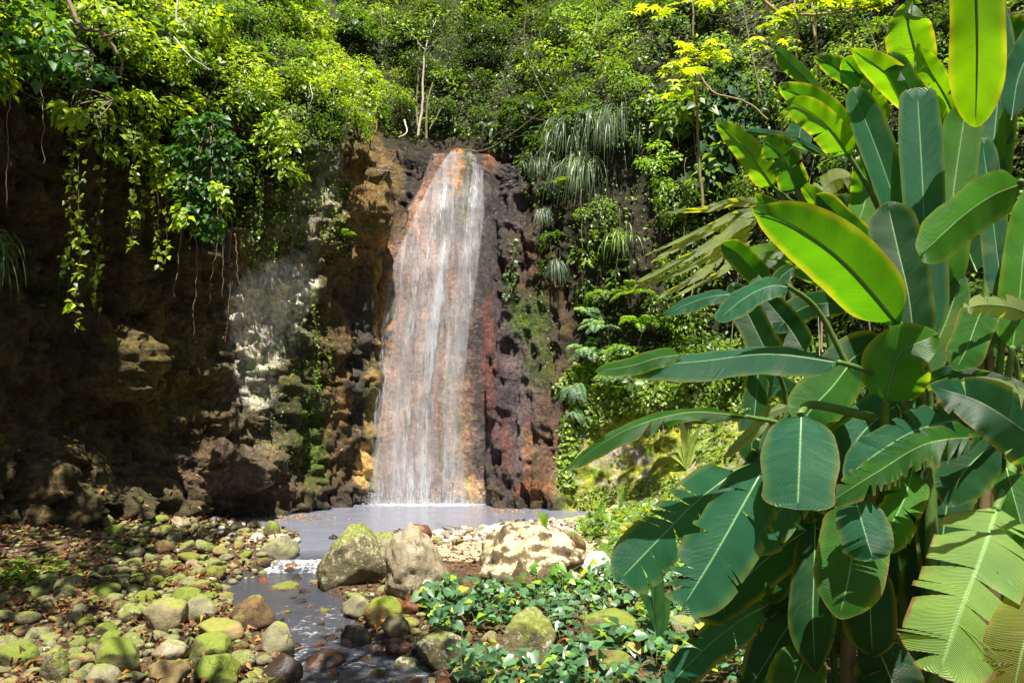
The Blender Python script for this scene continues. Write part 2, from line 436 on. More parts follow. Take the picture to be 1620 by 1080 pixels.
# ------------------------------------------------------------------ the gorge wall
ROWZ = np.array([-1.0, 0, 1, 2, 3.2, 4.5, 6, 7.5, 9, 11, 14, 18, 26])
ST = [  # foot x, y, then how far the face stands back at each row
 ((-10.5, -14), (0, 0, .1, .2, .3, .2, 0, .3, 1, 2.5, 5, 9, 15)),
 ((-9.2, 1), (0, 0, .1, .2, .3, .2, -.3, .0, .8, 2.2, 4.5, 8, 14)),
 ((-8.3, 8), (-.2, 0, .3, .4, .4, .3, .0, -.1, .6, 2, 4, 7.5, 13)),
 ((-7.7, 11.2), (-.3, 0, .4, .5, .5, .35, .0, -.2, .5, 1.8, 4, 7.5, 13)),
 ((-6.4, 14.2), (-.1, 0, .4, .5, .45, .3, .0, -.1, .7, 1.9, 4, 7.5, 13)),
 ((-5.0, 16.4), (0, 0, .15, .2, .25, .3, .3, .2, .7, 2, 4, 7.5, 13)),
 ((-3.9, 17.7), (0, 0, .05, .1, .15, .15, -.1, -.3, .4, 2, 4.4, 8, 13)),
 ((-3.25, 18.3), (0, 0, .05, .1, .15, .15, -.2, -.3, 1.2, 3.2, 5.5, 9, 14)),
 ((-2.7, 18.6), (0, 0, .1, .2, .35, .6, .9, 1.2, 3.6, 4.6, 6.5, 10, 15)),
 ((-0.9, 18.6), (0, 0, .1, .2, .35, .6, .9, 1.2, 3.6, 4.6, 6.5, 10, 15)),
 ((0.1, 18.2), (-.7, -.5, -.25, .0, .2, .5, 1.0, 1.3, 2.2, 3.4, 5.5, 9, 14)),
 ((1.2, 17.5), (-.3, -.2, .1, .4, .7, .8, .9, 1.1, 1.5, 2.5, 4.6, 8, 13)),
 ((2.5, 15.9), (-.3, 0, .9, 1.7, 2.1, 2.3, 2.4, 2.5, 2.9, 3.8, 5.8, 9, 14)),
 ((3.9, 13.7), (-.3, 0, .9, 1.8, 2.5, 2.9, 3.2, 3.4, 3.8, 4.8, 6.8, 10, 15)),
 ((5.6, 10.8), (-.3, 0, .9, 1.8, 2.6, 3.2, 3.6, 4.0, 4.6, 5.6, 7.6, 11, 16)),
 ((7.6, 7.0), (-.3, 0, .9, 1.8, 2.8, 3.6, 4.2, 4.8, 5.5, 6.8, 9, 13, 18)),
 ((9.4, 1.0), (-.3, 0, .9, 1.8, 2.8, 3.6, 4.2, 4.8, 5.5, 6.8, 9, 13, 18)),
 ((10.5, -14), (-.3, 0, .9, 1.8, 2.8, 3.6, 4.2, 4.8, 5.5, 6.8, 9, 13, 18)),
]
def falls_y(z):
    return np.interp(z, [0, 3, 5.5, 7.0, 8.2, 8.75], [18.05, 18.25, 18.55, 18.95, 19.55, 20.0])

def build_cliff():
    foot = np.array([s[0] for s in ST], float); back = np.array([s[1] for s in ST], float)
    seg = np.linalg.norm(np.diff(foot, axis=0), axis=1)
    k = len(ST)
    fine = spline(np.c_[foot, np.zeros(k)], 1200)[:, :2]
    bfine = np.stack([np.interp(np.linspace(0, k - 1, 1200), np.arange(k), back[:, j]) for j in range(13)], 1)
    ker = np.hanning(61); ker /= ker.sum()
    sm = lambda a: np.stack([np.convolve(np.pad(a[:, j], 30, mode='edge'), ker, 'valid') for j in range(a.shape[1])], 1)
    bfine = sm(bfine)
    t = np.gradient(fine, axis=0); t = nrm(sm(t))
    # resample: dense where seen
    w = np.linalg.norm(np.diff(fine, axis=0), axis=1)
    mid = (fine[1:] + fine[:-1]) / 2
    dens = np.where((mid[:, 1] > 7.5), 1.0, .16)
    cw = np.concatenate([[0], np.cumsum(w * dens)]); NU = 640
    pos = np.interp(np.linspace(0, cw[-1], NU), cw, np.arange(1200))
    F = np.stack([np.interp(pos, np.arange(1200), fine[:, j]) for j in (0, 1)], 1)
    T = nrm(np.stack([np.interp(pos, np.arange(1200), t[:, j]) for j in (0, 1)], 1))
    B = np.stack([np.interp(pos, np.arange(1200), bfine[:, j]) for j in range(13)], 1)
    NB = np.stack([-T[:, 1], T[:, 0]], 1)      # away from the gorge
    zs = np.concatenate([np.linspace(-1, 9.5, 250), np.linspace(9.6, 26, 60)])
    kz = np.hanning(15); kz /= kz.sum()
    Bz = np.stack([np.convolve(np.pad(np.interp(np.linspace(-1, 9.5, 250), ROWZ, b), 7, mode='edge'), kz, 'valid') for b in B])
    Bz = np.concatenate([Bz, np.stack([np.interp(zs[250:], ROWZ, b) for b in B])], 1)
    X = F[:, None, :] + NB[:, None, :] * Bz[..., None]
    Z = np.broadcast_to(zs, Bz.shape)
    p = np.concatenate([X, Z[..., None]], -1)
    out = -np.concatenate([np.broadcast_to(NB[:, None], X.shape), np.zeros(Z.shape)[..., None]], -1)
    px, py = to_px(p); seen = p[..., 1] > 6
    # broad lumps, ledges and drapery
    d = .42 * fbm(p * [.45, .45, .6], 3) + .16 * ridged(p * 1.25, 4) + .07 * fbm(p * 4.5, 4)
    drip = ridged(p * [2.6, 2.6, .42], 3) * .13 + ridged(p * [8, 8, .9], 2) * .035
    wl = worley(p * [1.7, 1.7, 1.25])[0]; w2 = worley(p * 4.3)[0]
    knob = .20 * (0.55 - wl) + .07 * (.5 - w2)
    left = sst(640, 500, px)
    amp = 1 - .72 * np.exp(-((px - 405) / 80) ** 2 - ((py - 490) / 115) ** 2) * seen
    rgt = sst(765, 790, px) * (1 - sst(900, 940, px))
    d = d + drip * (.6 + 1.3 * left + 2.6 * rgt) + knob * (.5 + 1.9 * left + .3 * rgt) + left * (.22 * sst(.0, .28, fbm(p * [1.1, 1.1, 1.5] + 40, 3)) - .16 * sst(.1, .3, fbm(p * [1.6, 1.6, 2.4] + 60, 3)))
    def bulge(cx, cy, rx, up, dn, a):
        g = np.exp(-((px - cx) / rx) ** 2 * 1.2)
        q = (py - cy)
        v = np.where(q < 0, sst(-up, 0, q), 1 - sst(dn * .35, dn, q))
        wob = .7 + .5 * fbm(p * 1.4 + 5, 2)
        return a * g * v * wob * seen
    d = d + bulge(165, 595, 62, 120, 50, 1.5) + bulge(120, 560, 60, 60, 50, .35) + bulge(345, 750, 75, 70, 36, 1.15)
    d = d + bulge(225, 790, 75, 60, 40, .8) + bulge(70, 760, 55, 90, 60, .6) + bulge(40, 830, 70, 60, 90, .7) + bulge(180, 790, 60, 40, 50, .5)
    d = d + bulge(405, 650, 45, 40, 30, .4) - bulge(200, 690, 70, 40, 60, .5)
    d = d + bulge(655, 275, 30, 70, 60, .45) + bulge(600, 290, 42, 120, 115, .45) + bulge(625, 395, 14, 40, 28, .3)
    d = d + bulge(800, 620, 42, 130, 240, .28) + bulge(870, 700, 45, 110, 100, .3)
    # keep the rock behind the water smooth and where the water runs
    band = sst(575, 600, px) * (1 - sst(775, 800, px)) * (Z < 8.75)
    topb = sst(-16, 4, px - np.interp(py, [225, 250, 300, 340, 420, 600, 800], [722, 704, 676, 650, 606, 588, 578]))
    band = band * topb
    fy = falls_y(Z) + .10 + .10 * ridged(p * [1.6, 1, .5], 3) + .03 * fbm(p * 6, 3)
    p2 = p + out * (d * amp * np.where(Z > 10, .6, 1))[..., None]
    p2 = p2 + out * (left * amp * .10 * ridged(p * [3.2, 3.2, 2.4] + 11, 3))[..., None]
    p2[..., 2] += (.05 * fbm(p * 3 + 7, 3))
    bm_ = (band * (p[..., 1] > 16))
    p2[..., 1] = p2[..., 1] * (1 - bm_) + fy * bm_
    px, py = to_px(p2)
    # ---- colours of the rock; grey patch and foliage gaps also carry light and shade
    C = np.zeros(Z.shape + (4,)); C[..., :3] = (.070, .054, .024)
    n1 = fbm(p * .9, 4); n2 = fbm(p * 3.1 + 3, 4); n3 = fbm(p * 9.5 + 3, 3)
    def paint(mask, c):
        m = np.clip(mask, 0, 1)[..., None]
        C[..., :3] = C[..., :3] * (1 - m) + np.array(c) * m
    def blob(cx, cy, rx, ry, c, s=1.0, e=.45, nz=.9, nf=1.1):
        r = ((px - cx) / rx) ** 2 + ((py - cy) / ry) ** 2
        paint(s * (1 - sst(1 - e, 1 + e, r + nz * n2 + nf * n3)) * seen, c)
    paint(sst(.0, .3, n1) * .55, (.055, .062, .018))
    paint(sst(.05, .35, n2 + .3 * n1) * .4 * (px < 900), (.12, .085, .04))
    blob(250, 600, 90, 110, (.15, .12, .038), .85)
    blob(400, 735, 120, 60, (.135, .09, .055), .85)
    blob(110, 730, 110, 80, (.12, .095, .04), .7)
    blob(430, 560, 75, 230, (.13, .115, .075), .7)
    blob(425, 500, 62, 85, (.56, .545, .48), 1.0, .3, .6, .4)  # grey rock patch, made paler to stand for sunlight that misses it
    blob(455, 455, 50, 45, (.70, .69, .62), 1.0, .3, .6, .4)
    blob(405, 590, 32, 60, (.5, .49, .43), .9, .3, .6, .4)
    blob(495, 330, 45, 100, (.27, .25, .20), .9)
    blob(520, 280, 30, 60, (.36, .35, .32), .8, .25)
    blob(475, 620, 38, 120, (.05, .062, .014), .85, .5)
    blob(500, 700, 26, 90, (.07, .12, .012), .8, .3)
    blob(530, 400, 30, 60, (.10, .10, .04), .7)
    blob(590, 320, 50, 150, (.20, .125, .035), .85)
    blob(545, 560, 36, 230, (.125, .082, .036), .9)
    blob(640, 230, 40, 60, (.11, .07, .025), .7)
    blob(578, 640, 24, 200, (.035, .036, .036), .85, .3)
    blob(560, 790, 60, 30, (.07, .05, .04), .8)
    # mineral-stained face under the falls
    face = bm_ > .15
    s1 = fbm(np.stack([p[..., 0] * 2.2, p[..., 2] * .25, p[..., 1] * 0], -1), 4)
    s2 = fbm(np.stack([p[..., 0] * 7, p[..., 2] * .7, p[..., 1] * 0], -1), 4)
    fm = sst(.35, .8, bm_)
    paint(fm, (.31, .175, .125))
    paint(fm * sst(-.05, .4, s1), (.42, .29, .24))
    paint(fm * sst(.05, .35, s2) * .5, (.22, .11, .06))
    paint(fm * sst(.12, .3, -s1 + .6 * s2) * .7, (.17, .12, .11))
    paint(fm * sst(690, 770, px + 40 * s1 - .035 * (py - 500)) * .9, (.075, .065, .08))
    paint(fm * sst(.1, .3, s1 + s2) * .6 * sst(650, 700, px), (.07, .075, .06))
    blob(735, 300, 18, 80, (.10, .11, .06), .8, .3)
    blob(778, 252, 16, 26, (.42, .16, .06), .9, .4)
    blob(722, 268, 10, 40, (.42, .20, .10), .8, .4)
    blob(608, 480, 14, 110, (.34, .20, .06), .8, .3)
    blob(590, 680, 15, 110, (.27, .20, .07), .8, .4)
    blob(577, 735, 15, 45, (.50, .33, .12), .95, .3)
    blob(722, 680, 22, 110, (.32, .23, .15), .6)
    blob(740, 775, 30, 22, (.55, .36, .22), .9, .3)
    paint(sst(628, 645, px + 10 * n2) * (1 - fm) * (px < 712) * (py < 440) * (py > 150) * seen, (.035, .028, .024))
    # right of the falls: dark wet flowstone, maroon and rust
    blob(805, 480, 50, 320, (.050, .044, .050), .95, .3)
    blob(800, 660, 40, 130, (.085, .060, .080), .8)
    blob(773, 590, 12, 110, (.15, .055, .048), .8, .5)
    blob(800, 700, 10, 50, (.13, .05, .04), .7)
    blob(835, 620, 32, 110, (.13, .10, .11), .7)
    blob(880, 690, 34, 120, (.11, .068, .05), .85)
    blob(850, 775, 34, 20, (.24, .10, .045), .8)
    blob(880, 725, 18, 34, (.18, .10, .07), .6)
    blob(835, 700, 7, 50, (.24, .11, .05), .6, .5)
    blob(875, 430, 80, 90, (.08, .045, .028), .8)
    blob(840, 500, 34, 40, (.05, .09, .01), .9, .3)
    blob(855, 575, 22, 40, (.055, .085, .012), .8, .3)
    blob(960, 430, 90, 70, (.085, .055, .03), .8)
    # right bank: sunlit moss over pale stone
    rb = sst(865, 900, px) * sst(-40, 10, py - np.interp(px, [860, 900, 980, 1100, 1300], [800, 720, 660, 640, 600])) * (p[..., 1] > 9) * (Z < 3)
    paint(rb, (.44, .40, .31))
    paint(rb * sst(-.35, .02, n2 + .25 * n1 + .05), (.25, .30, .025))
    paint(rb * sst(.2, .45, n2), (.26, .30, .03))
    paint(sst(9.2, 8.9, np.abs(Z - 9.6) + 8.6) * (px > 600) * (px < 800) * (py < 235), (.035, .028, .02))
    soil_shade = sst(10, -25, py - np.interp(px, *LINE)) * seen
    paint(soil_shade * .85, (.022, .024, .012))  # soil under the foliage painted near black to deepen the shaded gaps
    wet = sst(560, 600, px) * (1 - sst(870, 900, px)) * (py > 200) * seen
    paint((1 - sst(.05, .4, Z + .2 * n2)) * .6 * (px < 900) * seen, (.05, .042, .036))
    C[..., 3] = wet * .9 + .25 * sst(0, .4, n1) * (px < 560)
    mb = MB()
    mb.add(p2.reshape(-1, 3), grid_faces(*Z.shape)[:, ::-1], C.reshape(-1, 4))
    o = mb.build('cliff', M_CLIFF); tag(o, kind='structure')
    return p2, -out, px, py
CP, COUT, CPX, CPY = build_cliff()
# real outward normals of the displaced wall (towards the gorge)
_du = np.gradient(CP, axis=0); _dv = np.gradient(CP, axis=1)
CN = nrm(np.cross(_du, _dv)); CN = np.where(((CN * -COUT).sum(-1) + CN[..., 2] * .5 < 0)[..., None], -CN, CN)

def wall_hit(px, py):
    """nearest wall vertex seen at this pixel"""
    m = (CP[..., 1] > 5)
    d = (CPX - px) ** 2 + (CPY - py) ** 2 + np.where(m, 0, 1e9)
    lo = d < max(d.min() * 1.0 + 1, 36.0)
    ys = np.where(lo, CP[..., 1], 1e9)
    i = np.unravel_index(np.argmin(ys), ys.shape)
    return CP[i].copy(), CN[i].copy()

# ------------------------------------------------------------------ stream bed and water levels
def gpt(px, py, z):
    v = (540.0 - py) / FPX
    dz = math.sin(PITCH) + v * math.cos(PITCH)
    return P(px, py, (z - CAMZ) / dz * (math.cos(PITCH) - v * math.sin(PITCH)))
SC = [gpt(560, 838, 0), gpt(530, 858, 0), gpt(478, 885, -.03), gpt(440, 915, -.11), gpt(425, 935, -.14), gpt(470, 968, -.19), gpt(497, 1005, -.24), gpt(535, 1045, -.29), gpt(575, 1085, -.33)]
SC = np.array([list(s[:2]) for s in SC] + [[-.7, 4.6], [-.2, 2.0], [.5, -3], [0, -14]])
SW = np.array([1.1, .58, .32, .52, .58, .52, .42, .46, .55, .6, .7, .8, .8])
SCF = spline(np.c_[SC, np.zeros(len(SC))], 300)[:, :2]
SWF = np.interp(np.linspace(0, len(SC) - 1, 300), np.arange(len(SC)), SW)
def water_z(y):
    return np.interp(y, [-15, 3, 6, 7.3, 8.4, 9.3, 9.9, 10.9, 11.3, 12.2], [-.9, -.45, -.34, -.29, -.23, -.17, -.14, -.12, -.02, 0])
def stream_d(x, y):
    sh = x.shape; x = x.ravel(); y = y.ravel(); out = np.empty(len(x)); side = np.empty(len(x))
    for a in range(0, len(x), 20000):
        dx = x[a:a + 20000, None] - SCF[None, :, 0]; dy = y[a:a + 20000, None] - SCF[None, :, 1]
        d = np.sqrt(dx * dx + dy * dy); j = np.argmin(d - SWF[None] * 0, axis=1)
        out[a:a + 20000] = d[np.arange(len(j)), j] - SWF[j]; side[a:a + 20000] = np.sign(dx[np.arange(len(j)), j])
    return out.reshape(sh), side.reshape(sh)
SHORE = np.array([gpt(a, b, 0)[:2] for a, b in ((200, 838), (340, 833), (380, 838), (440, 842), (500, 852), (560, 858), (620, 850), (680, 846), (740, 838), (830, 830), (925, 820), (990, 800))])
def G(x, y):
    x = np.asarray(x, float); y = np.asarray(y, float)
    d, side = stream_d(x, y)
    q = np.stack([x, y, 0 * x], -1)
    nz = fbm(q * .9, 3) * .07 + fbm(q * 4, 3) * .025
    wz = water_z(y)
    bank_l = wz + .10 + .045 * np.clip(d, 0, 3) + .10 * np.clip(d - 2.6, 0, 4)
    bank_r = wz + .07 + (.045 * np.clip(d, 0, 6) + .05 * np.clip(d - 2.5, 0, 5)) * (1 - .8 * sst(9.3, 11.8, y) * (1 - sst(1.6, 3.0, x)))
    g = np.where(side < 0, bank_l, bank_r) + nz
    ps = y - np.interp(x, SHORE[:, 0], SHORE[:, 1])          # >0 : pool
    pool = sst(-.5, .35, ps)
    g = g * (1 - pool) + (-.28) * pool
    bar = np.exp(-((ps + .7) / .6) ** 2) * (side > 0) * .06
    ch = sst(.18, -.28, d)
    return g * (1 - ch) + (wz - .13 + nz) * ch
def ground_hit(px, py):
    ys = np.linspace(2.5, 19, 700)
    v = (540.0 - py) / FPX; u = (px - 810.0) / FPX
    dy = math.cos(PITCH) - v * math.sin(PITCH); dz = math.sin(PITCH) + v * math.cos(PITCH)
    s = ys / dy; z = CAMZ + dz * s; x = u * s
    g = np.maximum(G(x, ys), np.where(ys > 12.2, -.02, -9))
    i = np.argmax(z < g) if (z < g).any() else len(ys) - 1
    return np.array([x[i], ys[i], g[i]])

def build_ground():
    xs = np.concatenate([[-300, -120, -50, -22], np.linspace(-12, -9, 8), np.linspace(-8.8, 6, 420), np.linspace(6.2, 12, 14), [22, 50, 120, 300]])
    ys = np.concatenate([[-300, -120, -50], np.linspace(-20, 3.8, 30), np.linspace(4, 16.5, 380), np.linspace(16.7, 20, 14), [35, 60, 130, 300]])
    X, Y = np.meshgrid(xs, ys, indexing='ij')
    Z = G(X, Y)
    far = (np.abs(X) > 12.5) | (Y > 20.5) | (Y < -20.5)
    Z = np.where(far, -1.5, Z)
    p = np.stack([X, Y, Z], -1)
    n1 = fbm(p * 1.1 + 2, 4)[..., None]
    d, side = stream_d(X, Y)
    C = np.ones(X.shape + (3,)) * (.085, .055, .035)
    C = np.where(n1 > .1, np.array([.12, .082, .05]), C)
    C = np.where((side > 0)[..., None] & (Y > 11)[..., None], np.array([.42, .37, .29]), C)
    C = np.where((d < .1)[..., None], np.array([.06, .05, .045]), C)
    mb = MB(); mb.add(p.reshape(-1, 3), grid_faces(*X.shape), C.reshape(-1, 3))
    tag(mb.build('ground', M_GROUND), kind='structure')
build_ground()

def build_water():
    xs = np.linspace(-9, 3.4, 300); ys = np.linspace(11.0, 19.2, 230)
    X, Y = np.meshgrid(xs, ys, indexing='ij')
    q = np.stack([X, Y, 0 * X], -1)
    fall = np.exp(-(((X + 1.9) / 1.5) ** 2)) * sst(16.2, 18.0, Y)
    Z = water_z(Y) + .006 * fbm(q * 2.2, 3) + .02 * fall * fbm(q * 5, 3)
    foam = .03 + .75 * np.exp(-(((X + 1.95) / 1.35) ** 4)) * 1.3 * sst(17.35, 17.9, Y + .25 * fbm(q * 3, 2))
    A = np.clip(foam + .12 * sst(12.3, 11.2, Y), 0, 1)
    C = np.ones(X.shape + (4,)); C[..., :3] = (.15, .16, .205); C[..., 3] = A
    keep = Y[:-1, :-1].reshape(-1) > 12.0
    mb = MB(); mb.add(np.stack([X, Y, Z], -1).reshape(-1, 3), grid_faces(*X.shape)[keep], C.reshape(-1, 4))
    tag(mb.build('pool_water', M_POOL), kind='structure')
    # the stream follows its bed down past the viewer
    n = 520; m = 44
    c = np.stack([np.interp(np.linspace(15, 299, n), np.arange(300), SCF[:, j]) for j in (0, 1)], 1)
    w = np.interp(np.linspace(15, 299, n), np.arange(300), SWF) + .22
    t = nrm(np.gradient(c, axis=0)); s = np.stack([t[:, 1], -t[:, 0]], 1)
    a = np.linspace(-1, 1, m)
    xy = c[:, None] + s[:, None] * (a[None, :, None] * w[:, None, None])
    X, Y = xy[..., 0], xy[..., 1]
    q = np.stack([X, Y, 0 * X], -1)
    sl = np.abs(np.gradient(water_z(np.linspace(12, 3, 400)), np.linspace(12, 3, 400)))
    steep = np.interp(-Y, -np.linspace(12, 3, 400), sl)
    rough = np.clip((steep - .045) * 9, 0, .75) + .32 * sst(8.6, 7.2, Y) + .10
    Z = water_z(Y) + .004 + .022 * rough * fbm(q * [5, 3, 1], 3) + .012 * rough * ridged(q * 9, 2) - .002
    Z = np.where(Y > 12.0, -.012, Z)
    C = np.ones(X.shape + (4,)); C[..., :3] = (.040, .042, .055); C[..., 3] = np.clip(.05 + .9 * rough + .35 * fbm(q * 1.7 + 4, 3), 0, 1)
    cc = sst(11.0, 12.4, Y)[..., None]; C[..., :3] = C[..., :3] * (1 - cc) + np.array([.15, .16, .205]) * cc
    mb = MB(); mb.add(np.stack([X, Y, Z], -1).reshape(-1, 3), grid_faces(n, m), C.reshape(-1, 4))
    tag(mb.build('stream_water', M_POOL), kind='structure')
build_water()

# ------------------------------------------------------------------ the waterfall
def build_falls():
    root = empty('waterfall', (-1.9, 18.1, 0))
    tag(root, 'tall white waterfall streaming down the orange and pink rock face into the grey pool', 'waterfall')


    def edge(z, which):
        pyv = 655 - (z - 2) * 1260 / falls_y(z)
        l = np.interp(pyv, [228, 250, 290, 340, 420, 520, 650, 795], [712, 694, 672, 648, 614, 598, 590, 584])
        r = np.interp(pyv, [228, 260, 330, 420, 550, 650, 795], [745, 768, 772, 764, 748, 740, 748])
        e = l if which == 0 else r
        return (e - 810) / FPX * (falls_y(z) + .3)
    for k, (dens, off, ext, lo, hi, amax) in enumerate(((.42, .02, .0, 1.0, 1.75, .42), (.22, -.10, -.02, 1.24, 1.56, .72), (.12, -.2, .04, 1.22, 1.62, .6))):
        ns, nt = 90, 220
        s = np.linspace(0, 1, ns); z = np.linspace(8.74, -.05, nt)
        S, Zm = np.meshgrid(s, z, indexing='ij')
        lx = edge(Zm, 0) - ext; rx = edge(Zm, 1) + ext
        X = lx + (rx - lx) * S
        q = np.stack([X * 2.4, Zm * .3, 0 * X + k * 3], -1)
        Yv = falls_y(Zm) + off * sst(8.7, 6.5, Zm) + .10 * fbm(q, 3) + .03 * fbm(q * 4, 2)
        # strands: the face is only thinly covered right of the middle
        edgef = sst(0, .06, S) * sst(1, .93, S)
        mid = np.exp(-((S - .40) / .30) ** 2) * .10 * sst(8, 4.5, Zm) + (np.exp(-((S - .56) / .05) ** 2) * .14 + np.exp(-((S - .33) / .05) ** 2) * .09 + np.exp(-((S - .06) / .04) ** 2) * .10 * sst(5, 3, Zm)) * sst(8.5, 6, Zm)
        right = np.exp(-((S - .80) / .10) ** 2) * .10 + np.exp(-((S - .60) / .04) ** 2) * .08
        gap = -np.exp(-((S - .70) / .04) ** 2) * .12 - np.exp(-((S - .56) / .07) ** 2) * .16 * sst(5.5, 7.5, Zm)
        low = .05 * sst(1.6, .0, Zm) + .07 * sst(5.5, 7.5, Zm) * sst(.62, .3, S)
        A = .5 + mid + right + gap + low - .23 - .9 * (1 - edgef) + .06 * sst(8.5, 7, Zm) - .10
        A = A + .06 * fbm(np.stack([X, Zm, 0 * X], -1) * .8, 2)
        C = np.ones(S.shape + (4,)); C[..., 3] = np.clip(A, -.5, 1.4)
        uv = np.stack([X, Zm + .35 * (falls_y(Zm) - 18)], -1).reshape(-1, 2)
        mb = MB(); mb.add(np.stack([X, Yv, Zm], -1).reshape(-1, 3), grid_faces(ns, nt), C.reshape(-1, 4), uv)
        o = mb.build('water_sheet', mat_falls(dens, k + 1, lo, hi, amax)); localise(o, root)
    # spray drops at the foot
    N = 5200
    x = RS.uniform(-3.3, -.6, N) + RS.normal(0, .1, N); z = RS.exponential(.16, N) + .005; y = 17.97 - np.abs(RS.normal(0, .22, N))
    mb = MB(); leaves(mb, np.c_[x, y, z], rvec(N), rvec(N), RS.uniform(.005, .014, N), RS.uniform(.004, .010, N), np.ones((N, 3)) * .85, 'kite')
    n = NT('spray'); M = n.surf(n.bsdf(Base_Color=(.85, .87, .9), Roughness=.3))
    o = mb.build('spray', M); localise(o, root); tag(o, kind='stuff')
build_falls()
# ------------------------------------------------------------------ stones
import bmesh
def ico(sub):
    bm = bmesh.new(); bmesh.ops.create_icosphere(bm, subdivisions=sub, radius=1.0)
    v = np.array([x.co[:] for x in bm.verts]); f = np.array([[x.index for x in q.verts] for q in bm.faces]); bm.free()
    return v, f
ICO = {k: ico(k) for k in (1, 2, 3, 4, 5)}
def rock_shape(sub, seed, ang=.5, rough=.1, size=(1, 1, 1), lump=.0, peak=None):
    v, f = ICO[sub]; v = v.copy(); r = np.random.RandomState(seed)
    for i in range(int(4 + ang * 12)):
        d = nrm(r.normal(size=3)); h = r.uniform(.62, .95) if ang > .3 else r.uniform(.8, .97)
        k = (v @ d) - h
        v = v - np.where(k > 0, k * (.92 if ang > .3 else .75), 0)[:, None] * d
    o = r.rand(3) * 50
    v = v * (1 + rough * 1.5 * fbm(v * .9 + o, 3) + rough * .6 * fbm(v * 3 + o, 3) + .25 * rough * ridged(v * 5 + o, 3))[:, None]
    if lump: 
        w = worley(v * 2.2 + o)[0]; v = v * (1 + lump * (.55 - w) + lump * .5 * (.5 - worley(v * 5 + o)[0]))[:, None]
    if peak is not None:
        v[:, 2] *= 1; t = np.clip((v[:, 2] + 1) / 2, 0, 1)
        v[:, 0] = v[:, 0] * (1 - peak[0] * t) + peak[1] * t; v[:, 1] *= (1 - .5 * peak[0] * t)
    v = v / np.abs(v).max(0) * np.array(size) * .5
    return v, f
MR = {
 'mossy': mat_rock('stone_mossy', (.22, .19, .10), (.085, .075, .035), (.09, .11, .010), .33),
 'green': mat_rock('stone_green', (.20, .19, .085), (.09, .09, .03), (.095, .13, .010), .40),
 'grey': mat_rock('stone_grey', (.30, .28, .17), (.16, .15, .09), (.12, .14, .018), .26),
 'pale': mat_rock('stone_pale', (.40, .34, .24), (.20, .16, .10), (.13, .15, .03), .20),
 'white': mat_rock('stone_white', (.60, .56, .49), (.42, .38, .32), (.3, .28, .15), .0, crack=.3),
 'crust': mat_rock('stone_crusted', (.26, .20, .11), (.09, .06, .03), (.10, .11, .02), .14, crack=.95),
 'wet': mat_rock('stone_wet', (.065, .045, .036), (.03, .022, .02), (.06, .06, .01), .04, crack=.3, rough=.22),
 'rust': mat_rock('stone_rust', (.24, .085, .03), (.10, .04, .02), (.12, .10, .02), .06, crack=.3, rough=.35),
 'brown': mat_rock('stone_brown', (.18, .11, .045), (.07, .045, .025), (.085, .11, .015), .24),
}
